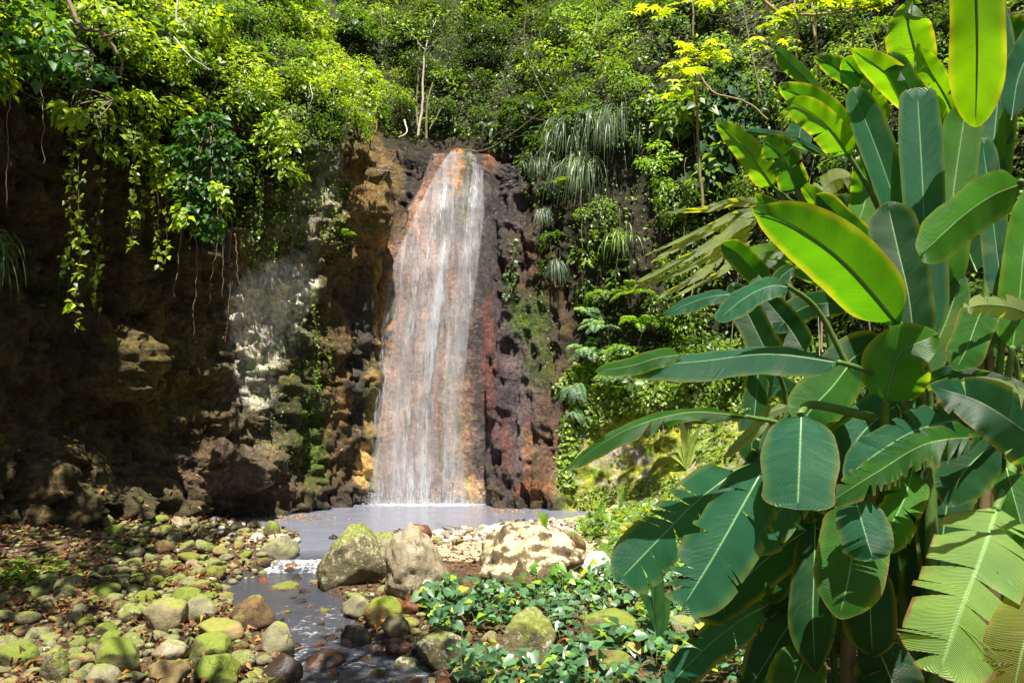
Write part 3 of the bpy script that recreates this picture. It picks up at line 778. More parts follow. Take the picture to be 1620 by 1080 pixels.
BOULDERS = [ # px centre, base py, w, h, material, depth ratio, angularity, lump, peak, label
 (560, 932, 128, 94, 'mossy', .9, .75, .0, (.55, .10), 'large grey green mossy boulder sloping to a blunt peak, beside the stream outlet'),
 (663, 948, 112, 112, 'pale', .9, .6, .22, (.25, .0), 'upright crusty pale boulder with cream top, middle of the three big boulders'),
 (838, 942, 182, 104, 'crust', .85, .4, .28, None, 'widest boulder, dark brown with pale crust, at the edge of the ground cover'),
 (826, 948, 54, 62, 'brown', .5, .9, .0, (.8, -.15), 'pointed brown slab leaning on the widest boulder'),
 (940, 922, 66, 46, 'white', .9, .8, .0, None, 'bright cream angular block right of the widest boulder'),
 (668, 853, 38, 26, 'rust', .9, .6, .0, None, 'small orange topped stone resting behind the upright crusty boulder'),
 (800, 866, 96, 30, 'white', .9, .5, .0, None, 'flat white sunlit slab between the pool and the widest boulder'),
 (905, 880, 40, 34, 'brown', .9, .7, .0, None, 'brown angular stone on top right behind the widest boulder'),
 (450, 894, 64, 38, 'grey', .9, .35, .0, None, 'rounded brown grey boulder at the tip of the gravel bank'),
 (437, 849, 26, 26, 'green', .9, .5, .0, (.4, 0), 'small yellow green mossy stone standing at the pool edge'),
 (459, 950, 54, 26, 'brown', .8, .6, .0, None, 'low tan stone sitting alone in mid stream'),
 (468, 910, 34, 18, 'rust', .8, .5, .0, None, 'small reddish stone in the narrow stream neck'),
 (409, 1002, 76, 52, 'brown', .8, .8, .0, (.3, .1), 'ochre and moss angular boulder on the left stream bank'),
 (448, 1040, 60, 50, 'grey', .8, .7, .0, (.2, .1), 'grey block with sharp edge standing in shallow water left of the stream'),
 (362, 1017, 80, 30, 'grey', .7, .4, .0, None, 'long flat grey green stone left of the ochre boulder'),
 (275, 1003, 64, 50, 'grey', .8, .5, .0, None, 'smooth grey green rounded boulder among the gravel'),
 (328, 988, 58, 42, 'grey', .8, .7, .0, None, 'grey angular boulder with mossy top beside the stream bend'),
 (308, 962, 50, 34, 'green', .8, .7, .0, (.3, -.1), 'wedge shaped mossy stone above the stream bend'),
 (207, 1070, 76, 52, 'green', .8, .6, .0, None, 'bright moss covered boulder near the bottom of the gravel bank'),
 (350, 1050, 66, 42, 'green', .8, .7, .0, None, 'mossy boulder with bare grey patch by the stream'),
 (360, 1092, 76, 52, 'green', .8, .7, .0, None, 'vivid green mossy block at the bottom edge by the stream'),
 (285, 1090, 62, 44, 'grey', .8, .6, .0, None, 'pale grey stone at the bottom edge of the gravel bank'),
 (178, 1092, 66, 34, 'grey', .8, .5, .0, None, 'flat pale green stone cut by the bottom of the view'),
 (108, 1078, 42, 50, 'mossy', .8, .7, .0, (.4, 0), 'upright pointed mossy stone at the bottom left'),
 (226, 985, 50, 26, 'mossy', .8, .4, .0, None, 'low mossy slab left of the smooth grey boulder'),
 (283, 1047, 60, 28, 'pale', .8, .5, .0, None, 'buff flat stone with a yellow leaf on it'),
 (567, 1040, 56, 46, 'wet', .9, .35, .0, None, 'dark wet rounded boulder on the right side of the stream'),
 (611, 991, 58, 50, 'green', .8, .7, .0, None, 'yellow green mossy boulder right of the stream'),
 (572, 976, 48, 32, 'grey', .8, .8, .0, None, 'blue grey angular stone touching the yellow green boulder'),
 (630, 1013, 44, 34, 'grey', .8, .5, .0, None, 'two toned grey stone below the yellow green boulder'),
 (636, 1042, 40, 26, 'wet', .8, .4, .0, None, 'small dark stone right of the wet rounded boulder'),
 (648, 1072, 40, 28, 'mossy', .8, .4, .0, None, 'brown stone at the lower end of the ground cover'),
 (600, 1040, 26, 20, 'wet', .8, .4, .0, None, 'little black stone touching the wet rounded boulder'),
 (516, 1085, 76, 52, 'wet', .9, .7, .0, (.3, .1), 'wet dark brown boulder at the bottom of the stream'),
 (460, 1086, 62, 44, 'wet', .9, .5, .0, None, 'wet reddish boulder at the bottom left of the stream'),
 (508, 1028, 30, 20, 'rust', .9, .4, .0, None, 'small orange red stone breaking the stream surface'),
 (478, 1004, 36, 13, 'rust', .9, .4, .0, None, 'barely emerging rusty stone in the stream'),
 (532, 968, 46, 9, 'brown', .9, .4, .0, None, 'very low flat brown stone in the wide part of the stream'),
 (535, 1056, 36, 16, 'rust', .9, .4, .0, None, 'orange wet stone beside the white riffle'),
 (398, 960, 30, 12, 'brown', .9, .4, .0, None, 'low brown stone near the left edge of the stream'),
 (835, 1062, 106, 88, 'mossy', .8, .75, .0, (.3, .05), 'large sloping mossy boulder rising out of the heart leaved ground cover'),
 (960, 1018, 96, 44, 'green', .7, .6, .0, None, 'long low green mossy rock in the ground cover'),
 (1072, 1018, 56, 40, 'grey', .8, .4, .0, None, 'grey rounded stone behind the pleated palm seedling'),
 (700, 1060, 80, 50, 'mossy', .8, .6, .0, None, 'dark mossy rock half buried under the ground cover'),
 (960, 1072, 80, 40, 'brown', .8, .6, .0, None, 'brown rock under leaves at the bottom of the ground cover'),
 (532, 855, 15, 9, 'wet', .9, .5, .0, None, 'tiny dark stone alone in the pool outlet'),
 (655, 973, 36, 26, 'rust', .9, .5, .0, None, 'reddish rounded stone at the foot of the crusty boulder'),
 (608, 905, 50, 60, 'grey', .9, .6, .0, None, 'pale grey stone wedged behind the large mossy boulder'),
]
FOOT = []     # (x, y, radius) taken by boulders
def place_rock(cx, base, w, h, mat, dr, ang, lump, peak, seed, sub=4):
    g = ground_hit(cx, min(base, 1110))
    if base > 1075:
        g = gpt(cx, base, G(*gpt(cx, base, -.25)[:2]))
    Y = g[1]; W = w / FPX * Y * 1.03; H = h / FPX * Y
    D = W * dr
    x, y = (cx - 810) / FPX * (Y + D * .4) * 1.0, Y + D * .42
    z = float(G(x, y)); 
    if mat in ('wet', 'rust') or base > 0: z = max(z, min(g[2], z + .1))
    Hs = H * 1.3
    v, f = rock_shape(sub, seed, ang, .09, (W, D, Hs), lump, peak)
    a = RS.uniform(-.25, .25)
    R = np.array([[math.cos(a), -math.sin(a), 0], [math.sin(a), math.cos(a), 0], [0, 0, 1]])
    FOOT.append((x, y, W * .5))
    return v @ R.T, f, (x, y, g[2] + H - Hs * .5)
for i, (cx, base, w, h, mt, dr, ang, lump, peak, lab) in enumerate(BOULDERS):
    v, f, loc = place_rock(cx, base, w, h, mt, dr, ang, lump, peak, 100 + i, 5 if w > 90 else 4)
    mb = MB(); mb.add(v, f)
    big = w > 60
    o = mb.build('boulder' if big else 'stone', MR[mt]); o.location = loc
    tag(o, lab, 'boulder' if big else 'stone', 'boulders around the stream' if big else 'stones by the stream')
FOOT = np.array(FOOT)

# cobbles: one mesh per shape and mineral, copied
def clear_of(x, y, r, k=.75):
    if len(FOOT) == 0: return True
    return np.all(np.hypot(FOOT[:, 0] - x, FOOT[:, 1] - y) > (FOOT[:, 2] * k + r * .6))
PROTO = {}
def proto(shape, mt):
    if (shape, mt) not in PROTO:
        r = np.random.RandomState(shape)
        v, f = rock_shape(3, 500 + shape, r.choice([.35, .6, .85]), .07, (1, r.uniform(.6, .95), r.uniform(.42, .72)))
        me = MB(); me.add(v, f); o = me.build('cobble', MR[mt]); PROTO[(shape, mt)] = o.data; bpy.data.objects.remove(o)
    return PROTO[(shape, mt)]
cand = []
def try_add(x, y, s, zone):
    cand.append((x, y, s, zone))
grid = {}
def free(x, y, s):
    c = (int(x / .35 // 1), int(y / .35 // 1))
    for i in (-1, 0, 1):
        for j in (-1, 0, 1):
            for (a, b, t) in grid.get((c[0] + i, c[1] + j), ()):
                if math.hypot(a - x, b - y) < (s + t) * .43: return False
    grid.setdefault(c, []).append((x, y, s)); return True
pts = []
NCAND = 26000
xs = RS.uniform(-8.6, 1.6, NCAND); ys = RS.uniform(4.8, 14.6, NCAND)
dd, ss = stream_d(xs, ys)
psh = ys - np.interp(xs, SHORE[:, 0], SHORE[:, 1])
dens = .5 + .8 * fbm(np.c_[xs * .8, ys * .8, 0 * xs], 3)
order_size = np.sort(RS.lognormal(math.log(.083), .48, NCAND).clip(.035, .30))[::-1]
gx = G(xs, ys)
left = (ss < 0) & (dd > -.12) & (psh < .1)
bar = (ss > 0) & (psh > -2.2) & (psh < .15) & (ys > 9.8) & (xs > -2.4) & (xs < 1.9)
edge = (ss > 0) & (dd > -.15) & (dd < .75) & (ys <= 11)
pxs, pys = to_px(np.c_[xs, ys, gx])
for i in range(NCAND):
    instr = (-.42 < dd[i] < -.10) and ys[i] < 11.2 and RS.rand() < .07
    if not (left[i] or bar[i] or edge[i] or instr): continue
    s = order_size[i]
    if left[i] and pxs[i] < 160 and pys[i] < 905 and s > .12: continue
    if bar[i] and s > .2: continue
    far_ = sst(.4, 3.2, dd[i])
    if left[i] and RS.rand() > 1 - .45 * far_ * (dens[i] < .5): continue
    if pxs[i] < -160: continue
    if instr: s = RS.uniform(.07, .16)
    if not clear_of(xs[i], ys[i], s): continue
    if not free(xs[i], ys[i], s): continue
    pts.append((xs[i], ys[i], float(water_z(ys[i])) - s * .16 if instr else gx[i], s, 'stream' if instr else 'bar' if bar[i] else ('left' if left[i] else 'edge'), pxs[i], pys[i], dd[i]))
vis = [p for p in pts if -20 < p[5] < 1640 and p[6] < 1100]
vis.sort(key=lambda p: -(p[3] + (9 if p[4] == 'stream' else 0)) / p[1])
chosen = set(id(p) for p in vis[:285])
LAB = {'left': ' cobble lying in the left gravel bank', 'bar': ' cobble on the bar between the pool and the big boulders', 'edge': ' cobble at the right edge of the stream', 'stream': ' cobble breaking the surface of the stream'}
gm = {k: MB() for k in ('mossy', 'grey', 'pale', 'brown', 'white', 'green')}
for p in pts:
    x, y, z, s, zone, ppx, ppy, d_ = p
    if zone == 'bar' or (zone == 'left' and psh is not None and ppy < 872 and ppx > 340):
        mt = RS.choice(['white', 'pale', 'white', 'grey'])
    elif zone == 'stream': mt = RS.choice(['wet', 'rust', 'wet', 'brown'])
    elif zone == 'edge': mt = RS.choice(['grey', 'brown', 'wet', 'rust', 'mossy'])
    else: mt = RS.choice(['mossy', 'grey', 'green', 'mossy', 'grey', 'brown', 'pale', 'green'], p=[.2, .2, .16, .12, .12, .08, .06, .06])
    rot = RS.uniform(0, 6.28); tl = RS.normal(0, .22, 2)
    if id(p) in chosen:
        o = bpy.data.objects.new('cobble', proto(RS.randint(9), mt)); COL.objects.link(o)
        o.location = (x, y, z + s * .12); o.scale = (s * 1.12, s * 1.12, s * RS.uniform(.9, 1.3)); o.rotation_euler = (tl[0], tl[1], rot)
        kindw = {'mossy': 'mossy', 'green': 'bright moss capped', 'grey': 'grey', 'brown': 'ochre brown', 'pale': 'buff', 'white': 'whitish', 'wet': 'dark wet', 'rust': 'reddish'}[mt]
        tag(o, kindw + LAB[zone], 'cobble', {'left': 'cobbles of the left gravel bank', 'bar': 'pale cobbles of the pool bar', 'edge': 'damp cobbles along the stream', 'stream': 'cobbles standing in the stream'}[zone])
    else:
        if mt in ('wet', 'rust'): mt = 'brown'
        v, f = rock_shape(2 if s / y > .006 else 1, RS.randint(40), .3, .05, (s, s * RS.uniform(.6, .95), s * RS.uniform(.4, .7)))
        c, sn = math.cos(rot), math.sin(rot)
        v = v @ np.array([[c, -sn, 0], [sn, c, 0], [0, 0, 1]]).T + [x, y, z + s * .1]
        gm[mt].add(v, f)
for k, m in gm.items():
    if m.n: tag(m.build('gravel', MR[k]), kind='stuff')

# ------------------------------------------------------------------ dead leaves
def litter():
    mb = MB()
    n = 16000
    x = RS.uniform(-8.5, 1.0, n); y = RS.uniform(4.8, 14.3, n)
    d, s = stream_d(x, y); ps = y - np.interp(x, SHORE[:, 0], SHORE[:, 1])
    keep = (d > .02) & (ps < -.1) & ((s < 0) | (RS.rand(n) < .4)) & (fbm(np.c_[x, y, 0 * x] * .9, 3) + RS.normal(0, .3, n) > -.1)
    x, y = x[keep], y[keep]; n = len(x)
    z = G(x, y) + RS.uniform(.01, .07, n)
    nor = nrm(RS.normal(0, .45, (n, 3)) + [0, 0, 1])
    pal = np.array([(.16, .075, .03), (.10, .05, .025), (.20, .09, .03), (.40, .21, .04), (.24, .15, .09), (.07, .035, .02), (.20, .075, .03)])
    c = pal[RS.choice(7, n, p=[.28, .26, .10, .05, .14, .12, .05])]
    leaves(mb, np.c_[x, y, z], nor, rvec(n), RS.uniform(.05, .15, n), RS.uniform(.025, .06, n), c, 'leaf', 1.6)
    tag(mb.build('leaf_litter', M_DRY), kind='stuff')
    # fallen leaves caught on ledges of the left wall
    mb = MB()
    m = (CN[..., 2] > .45) & (CP[..., 1] > 9) & (CPY > 480) & (CPX < 560) & (CPX > -60)
    i = np.argwhere(m); i = i[RS.choice(len(i), 320)]
    p = CP[i[:, 0], i[:, 1]] + [0, 0, .02]
    leaves(mb, p, nrm(CN[i[:, 0], i[:, 1]] + RS.normal(0, .3, (320, 3))), rvec(320), RS.uniform(.05, .13, 320), RS.uniform(.025, .05, 320), pal[RS.choice([2, 3, 4, 6, 3, 1, 0], 320)], 'leaf', 1.2)
    tag(mb.build('ledge_leaves', M_DRY), kind='stuff')
    mb = MB()
    for (cx, cy, sx, sy, n) in ((455, 818, 38, 3.2, 170), (800, 808, 26, 3.5, 110), (700, 838, 60, 6, 22)):
        for _ in range(n):
            q = gpt(cx + RS.normal(0, sx), cy + RS.normal(0, sy), 0)
            if q[1] > 17.6: continue
            leaves(mb, [[q[0], q[1], .012]], nrm(RS.normal(0, .08, (1, 3)) + [0, 0, 1]), rvec(1), .075, .04, pal[[RS.choice([3, 3, 2, 4])]] * 1.1, 'leaf', .5)
    tag(mb.build('floating_leaves', M_DRY), kind='stuff')
litter()
# driftwood twigs
for (a, b, r, lab) in (((422, 1050), (508, 1022), .012, 'yellow brown stick propped among stones by the stream'), ((745, 842), (690, 832), .010, 'thin dark twig floating at the pool edge'),
                       ((598, 952), (500, 985), .007, 'thin pale twig lying across the stream'), ((395, 905), (372, 880), .012, 'short brown stick on the gravel bank')):
    p0, p1 = ground_hit(*a), ground_hit(*b)
    mb = MB(); mid = (p0 + p1) / 2 + [0, 0, .05]
    tube(mb, spline([p0 + [0, 0, .04], mid + RS.normal(0, .015, 3), p1 + [0, 0, .05]], 14), r, r * .5, 6, (.20, .13, .05))
    tag(mb.build('stick', M_WOOD), lab, 'stick')
# ------------------------------------------------------------------ foliage on the gorge walls
DK, MD, BR, YL, BL = (.030, .072, .012), (.075, .145, .014), (.15, .26, .016), (.26, .35, .02), (.095, .17, .065)
def clump(mb, c, rad, n, L, ca, cb, out=(0, -1, 0), kind='leaf', wid=.55, droop=.5, core=.35):
    d = rvec(n); out = np.asarray(out, float)
    flip = (d @ out + d[:, 2] * .7) < -.25
    d[flip] *= -1
    r = RS.uniform(core, 1, n) ** .6
    pos = np.asarray(c) + d * r[:, None] * np.asarray(rad)
    nor = nrm(d * .5 + np.array([0, 0, .75]) + out * .25 + RS.normal(0, .38, (n, 3)))
    ax = nrm(d + np.array([0, 0, -droop]) + RS.normal(0, .5, (n, 3)))
    l = L * RS.uniform(.6, 1.25, n)
    leaves(mb, pos, nor, ax, l, l * wid, rcol(n, ca, cb), kind)
def hillside():
    NUv, NZv = CP.shape[:2]
    area = np.linalg.norm(np.cross(np.gradient(CP, axis=0), np.gradient(CP, axis=1)), axis=-1)
    inview = (CP[..., 1] > 6) & (CPX > -260) & (CPX < 1900) & (CPY > -420)
    line = np.interp(CPX, *LINE) + 26 * fbm(CP * 1.3, 3)
    fol = (CPY < line) & inview
    # right wall under the hanging grasses is only half covered
    bare = (CPX > 810) & (CPX < 1080) & (CPY > 225) & (CPY < 560)
    w = area * fol * np.where(bare, .28, 1)
    w = w * np.where((CPX > 395) & (CPX < 640) & (CPY > 150) & (CPX < 600), .6, 1)
    w = w.ravel() / w.sum()
    n = 3000
    idx = RS.choice(w.size, n, p=w)
    c = CP.reshape(-1, 3)[idx]; o = CN.reshape(-1, 3)[idx]; px = CPX.ravel()[idx]; py = CPY.ravel()[idx]
    lm = {}
    mats = {'a': MB(), 'b': MB(), 'c': MB()}
    patch = fbm(c * .55 + 3, 2); patch2 = fbm(c * .8 + 31, 2)
    hole = fbm(c * 1.5 + 50, 3)
    for i in range(n):
        x, y, k = px[i], py[i], patch[i]
        if hole[i] < (-.21 if not 620 < x < 900 else -.10) and y > -50: continue
        r = RS.uniform(.2, .5) * (1 + .5 * max(0, hole[i]))
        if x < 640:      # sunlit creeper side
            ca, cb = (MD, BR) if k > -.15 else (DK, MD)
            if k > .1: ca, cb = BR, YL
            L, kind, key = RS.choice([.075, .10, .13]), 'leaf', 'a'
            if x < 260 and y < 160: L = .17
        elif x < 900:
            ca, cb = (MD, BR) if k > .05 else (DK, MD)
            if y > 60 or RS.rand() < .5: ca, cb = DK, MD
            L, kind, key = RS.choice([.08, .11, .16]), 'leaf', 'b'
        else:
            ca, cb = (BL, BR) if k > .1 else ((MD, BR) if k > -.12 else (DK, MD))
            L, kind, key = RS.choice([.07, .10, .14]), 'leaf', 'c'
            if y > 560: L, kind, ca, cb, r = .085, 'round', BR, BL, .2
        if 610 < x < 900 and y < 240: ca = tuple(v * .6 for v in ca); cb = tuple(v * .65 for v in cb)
        if RS.rand() < .2: L *= RS.choice([1.7, 2.4])
        nl = int(150 * (r / .4) ** 2 * (.10 / L) ** 1.3)
        if y < -60: nl //= 3
        out = nrm(o[i] + [0, 0, .25])
        cc = c[i] + out * (r * RS.uniform(.1, .5) + .9 * max(0, hole[i]))
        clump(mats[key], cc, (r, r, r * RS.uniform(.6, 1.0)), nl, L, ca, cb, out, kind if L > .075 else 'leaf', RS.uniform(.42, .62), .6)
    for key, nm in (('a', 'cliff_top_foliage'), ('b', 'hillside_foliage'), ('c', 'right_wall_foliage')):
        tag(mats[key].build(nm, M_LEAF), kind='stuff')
    # thin creeping layer and twigs between the clumps
    mb = MB()
    n = 130000
    idx = RS.choice(w.size, n, p=w)
    c = CP.reshape(-1, 3)[idx]; o = CN.reshape(-1, 3)[idx]
    pos = c + o * RS.uniform(.02, .22, (n, 1)) + RS.normal(0, .05, (n, 3))
    L = RS.uniform(.05, .13, n)
    leaves(mb, pos, nrm(o + [0, 0, .7] + RS.normal(0, .4, (n, 3))), nrm(RS.normal(0, .6, (n, 3)) + [0, 0, -.8]), L, L * .6, rcol(n, DK, BR, .3), 'kite')
    tag(mb.build('creeping_foliage', M_LEAF), kind='stuff')
    mb = MB()
    idx = RS.choice(w.size, 900, p=w)
    for i in idx:
        p0 = CP.reshape(-1, 3)[i]; o = CN.reshape(-1, 3)[i]
        L = RS.uniform(.5, 1.8); d = nrm(o * .8 + RS.normal(0, .6, 3) + [0, 0, RS.choice([.5, .5, -.6])])
        e = p0 + d * L; m = (p0 + e) / 2 + RS.normal(0, .12, 3)
        col = [(.10, .07, .045), (.20, .16, .11), (.06, .05, .03)][RS.randint(3)]
        tube(mb, bez(p0, m, e, 6), RS.uniform(.005, .014), .002, 3, col)
    idx = RS.choice(w.size, 130, p=w * ((CPX > 560) | (CPY < 60)).ravel() / (w * ((CPX > 560) | (CPY < 60)).ravel()).sum())
    for i in idx:
        p0 = CP.reshape(-1, 3)[i] + CN.reshape(-1, 3)[i] * .3; L = RS.uniform(.8, 2.6)
        e = p0 + np.array([RS.normal(0, .35), RS.normal(0, .2) - .15, L]); m = (p0 + e) / 2 + RS.normal(0, .15, 3)
        tube(mb, bez(p0, m, e, 9), RS.uniform(.012, .03), .006, 4, [(.30, .26, .19), (.15, .12, .07), (.20, .19, .08)][RS.randint(3)])
    tag(mb.build('twigs', M_WOOD), kind='stuff')
hillside()

# moss and small creepers on the bare rock
def creeper_patch(name, pxs, n, L, ca, cb, kind='round', spread=1.0, off=.05, mat=None):
    """leaves scattered on the wall inside pixel ellipses"""
    m = np.zeros(CPX.shape, bool)
    dn = fbm(CP * 2.2, 3)
    for (cx, cy, rx, ry) in pxs:
        m |= (((CPX - cx) / rx) ** 2 + ((CPY - cy) / ry) ** 2 + dn * .8 < 1)
    m &= CP[..., 1] > 7
    area = np.linalg.norm(np.cross(np.gradient(CP, axis=0), np.gradient(CP, axis=1)), axis=-1) * m
    w = area.ravel() / area.sum()
    idx = RS.choice(w.size, n, p=w)
    c = CP.reshape(-1, 3)[idx]; o = CN.reshape(-1, 3)[idx]
    mb = MB()
    pos = c + o * RS.uniform(.01, off * 2, (n, 1)) + RS.normal(0, .04, (n, 3))
    l = L * RS.uniform(.6, 1.3, n)
    leaves(mb, pos, nrm(o + [0, -.1, .6] + RS.normal(0, .35, (n, 3))), nrm(RS.normal(0, .6, (n, 3)) + [0, 0, -.9]), l, l * .72, rcol(n, ca, cb, .25), kind)
    return tag(mb.build(name, mat or M_LEAF), kind='stuff')
creeper_patch('ivy_ground_cover', [(1010, 605, 120, 45), (1120, 595, 120, 50), (940, 630, 35, 45), (898, 710, 14, 55), (1200, 620, 80, 40)], 17000, .095, YL, BL)
creeper_patch('wall_creeper', [(500, 250, 50, 90), (470, 330, 30, 60), (530, 370, 20, 50), (420, 360, 40, 60)], 2600, .07, MD, BR, 'kite')
creeper_patch('wall_sprouts', [(450, 600, 60, 160), (505, 600, 25, 130), (640, 210, 30, 30), (850, 520, 30, 60)], 700, .05, MD, BR, 'kite')
creeper_patch('bank_herbs', [(1040, 780, 60, 25), (1130, 700, 40, 40), (960, 790, 50, 20)], 900, .07, BR, BL)

# ------------------------------------------------------------------ hanging vines
def vine(px, y0, y1, off=.25, dens=26, L=.085, col=(MD, BR), lab='', stem=(.10, .08, .05), r=.006, lean=0, grp='vines hanging down the left wall', bare=0.0, base_y=None, cat='hanging vine'):
    hit, o = wall_hit(px, y0 if base_y is None else base_y)
    Y = hit[1] - off
    a = P(px, y0, Y); b = P(px + lean, y1, Y - .05)
    n = 26
    pts = a + (b - a) * np.linspace(0, 1, n)[:, None]
    w = np.cumsum(RS.normal(0, .012, (n, 3)), 0); w[:, 2] = 0
    pts = pts + w - w[0]
    pts = np.concatenate([[hit + o * .02], pts])
    root = empty('hanging_vine' if cat == 'hanging vine' else 'hanging_root', pts[1])
    if grp: VC[lab] = VC.get(lab, 0) + 1; lab = lab + ', ' + ORD[VC[lab] - 1] + ' from the left'
    tag(root, lab, cat, grp)
    mb = MB(); tube(mb, pts, r, r * .45, 4, stem)
    localise(mb.build('stem', M_WOOD), root)
    ln = abs(b[2] - a[2]); k = int(ln * dens * (1 - bare))
    if k > 3:
        t = RS.uniform(bare, 1, k) * (n - 1); i = t.astype(int)
        p = pts[1:][i] + RS.normal(0, .035, (k, 3))
        mb = MB(); l = L * RS.uniform(.6, 1.3, k)
        leaves(mb, p, nrm(RS.normal(0, .5, (k, 3)) + [0, -.6, .5]), nrm(RS.normal(0, .8, (k, 3)) + [0, 0, -.5]), l, l * .65, rcol(k, *col), 'leaf')
        localise(mb.build('foliage', M_LEAF), root)
    return root
V1 = 'leafy vine dangling in the dark left alcove'
VC = {}; ORD = ['first', 'second', 'third', 'fourth', 'fifth', 'sixth', 'seventh', 'eighth', 'ninth', 'tenth']
for (px, y0, y1, ln, d) in sorted(((122, 150, 525, -10, 30), (112, 190, 440, -6, 34), (172, 150, 500, -12, 12), (160, 380, 490, -4, 40), (215, 200, 395, -6, 34), (243, 200, 430, 4, 34), (262, 240, 420, 8, 20), (228, 300, 400, -4, 30))):
    vine(px, y0, y1, .5, d, .11, (MD, YL), V1, lean=ln)
V2 = 'bare root hanging below the left cliff foliage'
for (px, y0, y1, ln) in sorted(((287, 360, 470, -4), (310, 380, 530, -6), (345, 330, 480, -4), (352, 300, 470, 2), (365, 340, 540, -6), (372, 370, 450, 4), (12, 100, 330, -8), (60, 90, 260, 6))):
    vine(px, y0, y1, .45, 3, .08, (MD, BR), V2, (.22, .16, .10), .007, ln, 'bare roots hanging from the left cliff', .4, cat='hanging root')
V3 = 'leafy vine trailing down the rock left of the waterfall'
for (px, y0, y1, ln) in sorted(((500, 150, 400, -3), (515, 140, 300, 4), (468, 180, 360, 0), (440, 250, 420, -4), (412, 230, 375, -3), (530, 130, 260, 0), (497, 460, 620, 2), (520, 520, 590, 2))):
    vine(px, y0, y1, .25, 40, .075, (MD, BR), V3, lean=ln, grp='vines left of the waterfall')
V4 = 'thin aerial root before the right rock wall'
for (px, y0, y1, ln) in sorted(((938, 60, 520, 0), (958, 160, 520, 2), (1003, 60, 400, -4), (1045, 180, 420, 3), (1068, 200, 430, 0), (920, 300, 470, 0), (1125, 60, 330, 4), (980, 330, 470, -3), (1085, 250, 400, 0), (1140, 200, 330, 5))):
    vine(px, y0, y1, .5, 4, .09, (MD, BR), V4, (.17, .12, .07), .010, ln, 'aerial roots on the right wall', 0.1, cat='hanging root')
vine(708, -60, 262, 1.0, 3, .08, (MD, BR), 'long green vine falling from above into the head of the waterfall', (.09, .14, .03), .012, 6, None, base_y=60)
vine(595, 190, 300, .35, 1, .07, (MD, BR), 'thick rusty brown root hanging beside the ochre crust left of the falls', (.28, .14, .05), .018, -4, None, cat='hanging root')
vine(813, 380, 480, .3, 45, .12, (BL, BL), 'short vine with blue green leaves on the dark rock right of the falls', lean=-4, grp=None)
vine(800, 430, 475, .3, 45, .12, (BL, BL), 'smaller blue green leaved sprig left of the short vine on the dark rock', lean=-4, grp=None)

# hanging leafy masses of the left cliff edge
def hanging_mass(name, pts, Y, rad, n, L, ca, cb, lab, cat='creeper', stems=True):
    c = [P(a, b, Y) for a, b in pts]
    root = empty(name, c[0]); tag(root, lab, cat)
    mb = MB()
    for q in c:
        clump(mb, q, (rad, rad * .8, rad * 1.15), n, L, ca, cb, (0, -1, 0), 'leaf', .68, .9, .15)
    localise(mb.build('foliage', M_LEAF), root)
    mb = MB()
    for q in c:
        s = P(*pts[0], Y) + [0, .9, .5]
        tube(mb, bez(s, (s + q) / 2 + RS.normal(0, .15, 3), q + [0, 0, -rad], 10), .014, .004, 4, (.12, .09, .06))
    localise(mb.build('branches', M_WOOD), root)
hanging_mass('hanging_creeper', [(300, 210), (285, 250), (320, 250), (335, 200), (300, 290), (325, 305), (320, 345), (335, 370), (300, 330), (345, 260), (360, 230)], 12.6, .23, 75, .15, (.02, .07, .012), (.04, .13, .015), 'dark green creeper hanging in a long drooping mass from the left cliff edge')
hanging_mass('hanging_creeper', [(285, 340), (290, 352), (350, 320), (345, 300)], 12.3, .13, 30, .13, BR, YL, 'small bright yellow green creeper tip below the dark drooping mass')
hanging_mass('overhanging_branch', [(80, 90), (100, 110), (60, 120), (130, 120), (30, 90), (0, 110), (115, 100), (150, 125), (90, 60), (20, 50), (50, 30)], 9.2, .22, 20, .17, (.03, .10, .02), (.06, .17, .02), 'leafy branch reaching out over the alcove at the upper left', 'branch')
hanging_mass('overhanging_branch', [(115, 175), (108, 188), (125, 190), (98, 172)], 9.0, .1, 14, .16, BR, YL, 'lone bright sunlit leaf spray under the overhanging branch', 'branch')
hanging_mass('leafy_spray', [(430, 195), (452, 205), (440, 225), (415, 215), (455, 235), (430, 250), (450, 270)], 15.2, .22, 45, .14, BR, YL, 'pale yellow green spray of leaves jutting from the cliff above the grey rock patch', 'shrub')
hanging_mass('leafy_spray', [(545, 120), (565, 135), (580, 150), (530, 140), (500, 110), (590, 165)], 16.3, .28, 60, .12, BR, YL, 'sunlit leafy spray along the cliff edge left of the waterfall head', 'shrub')

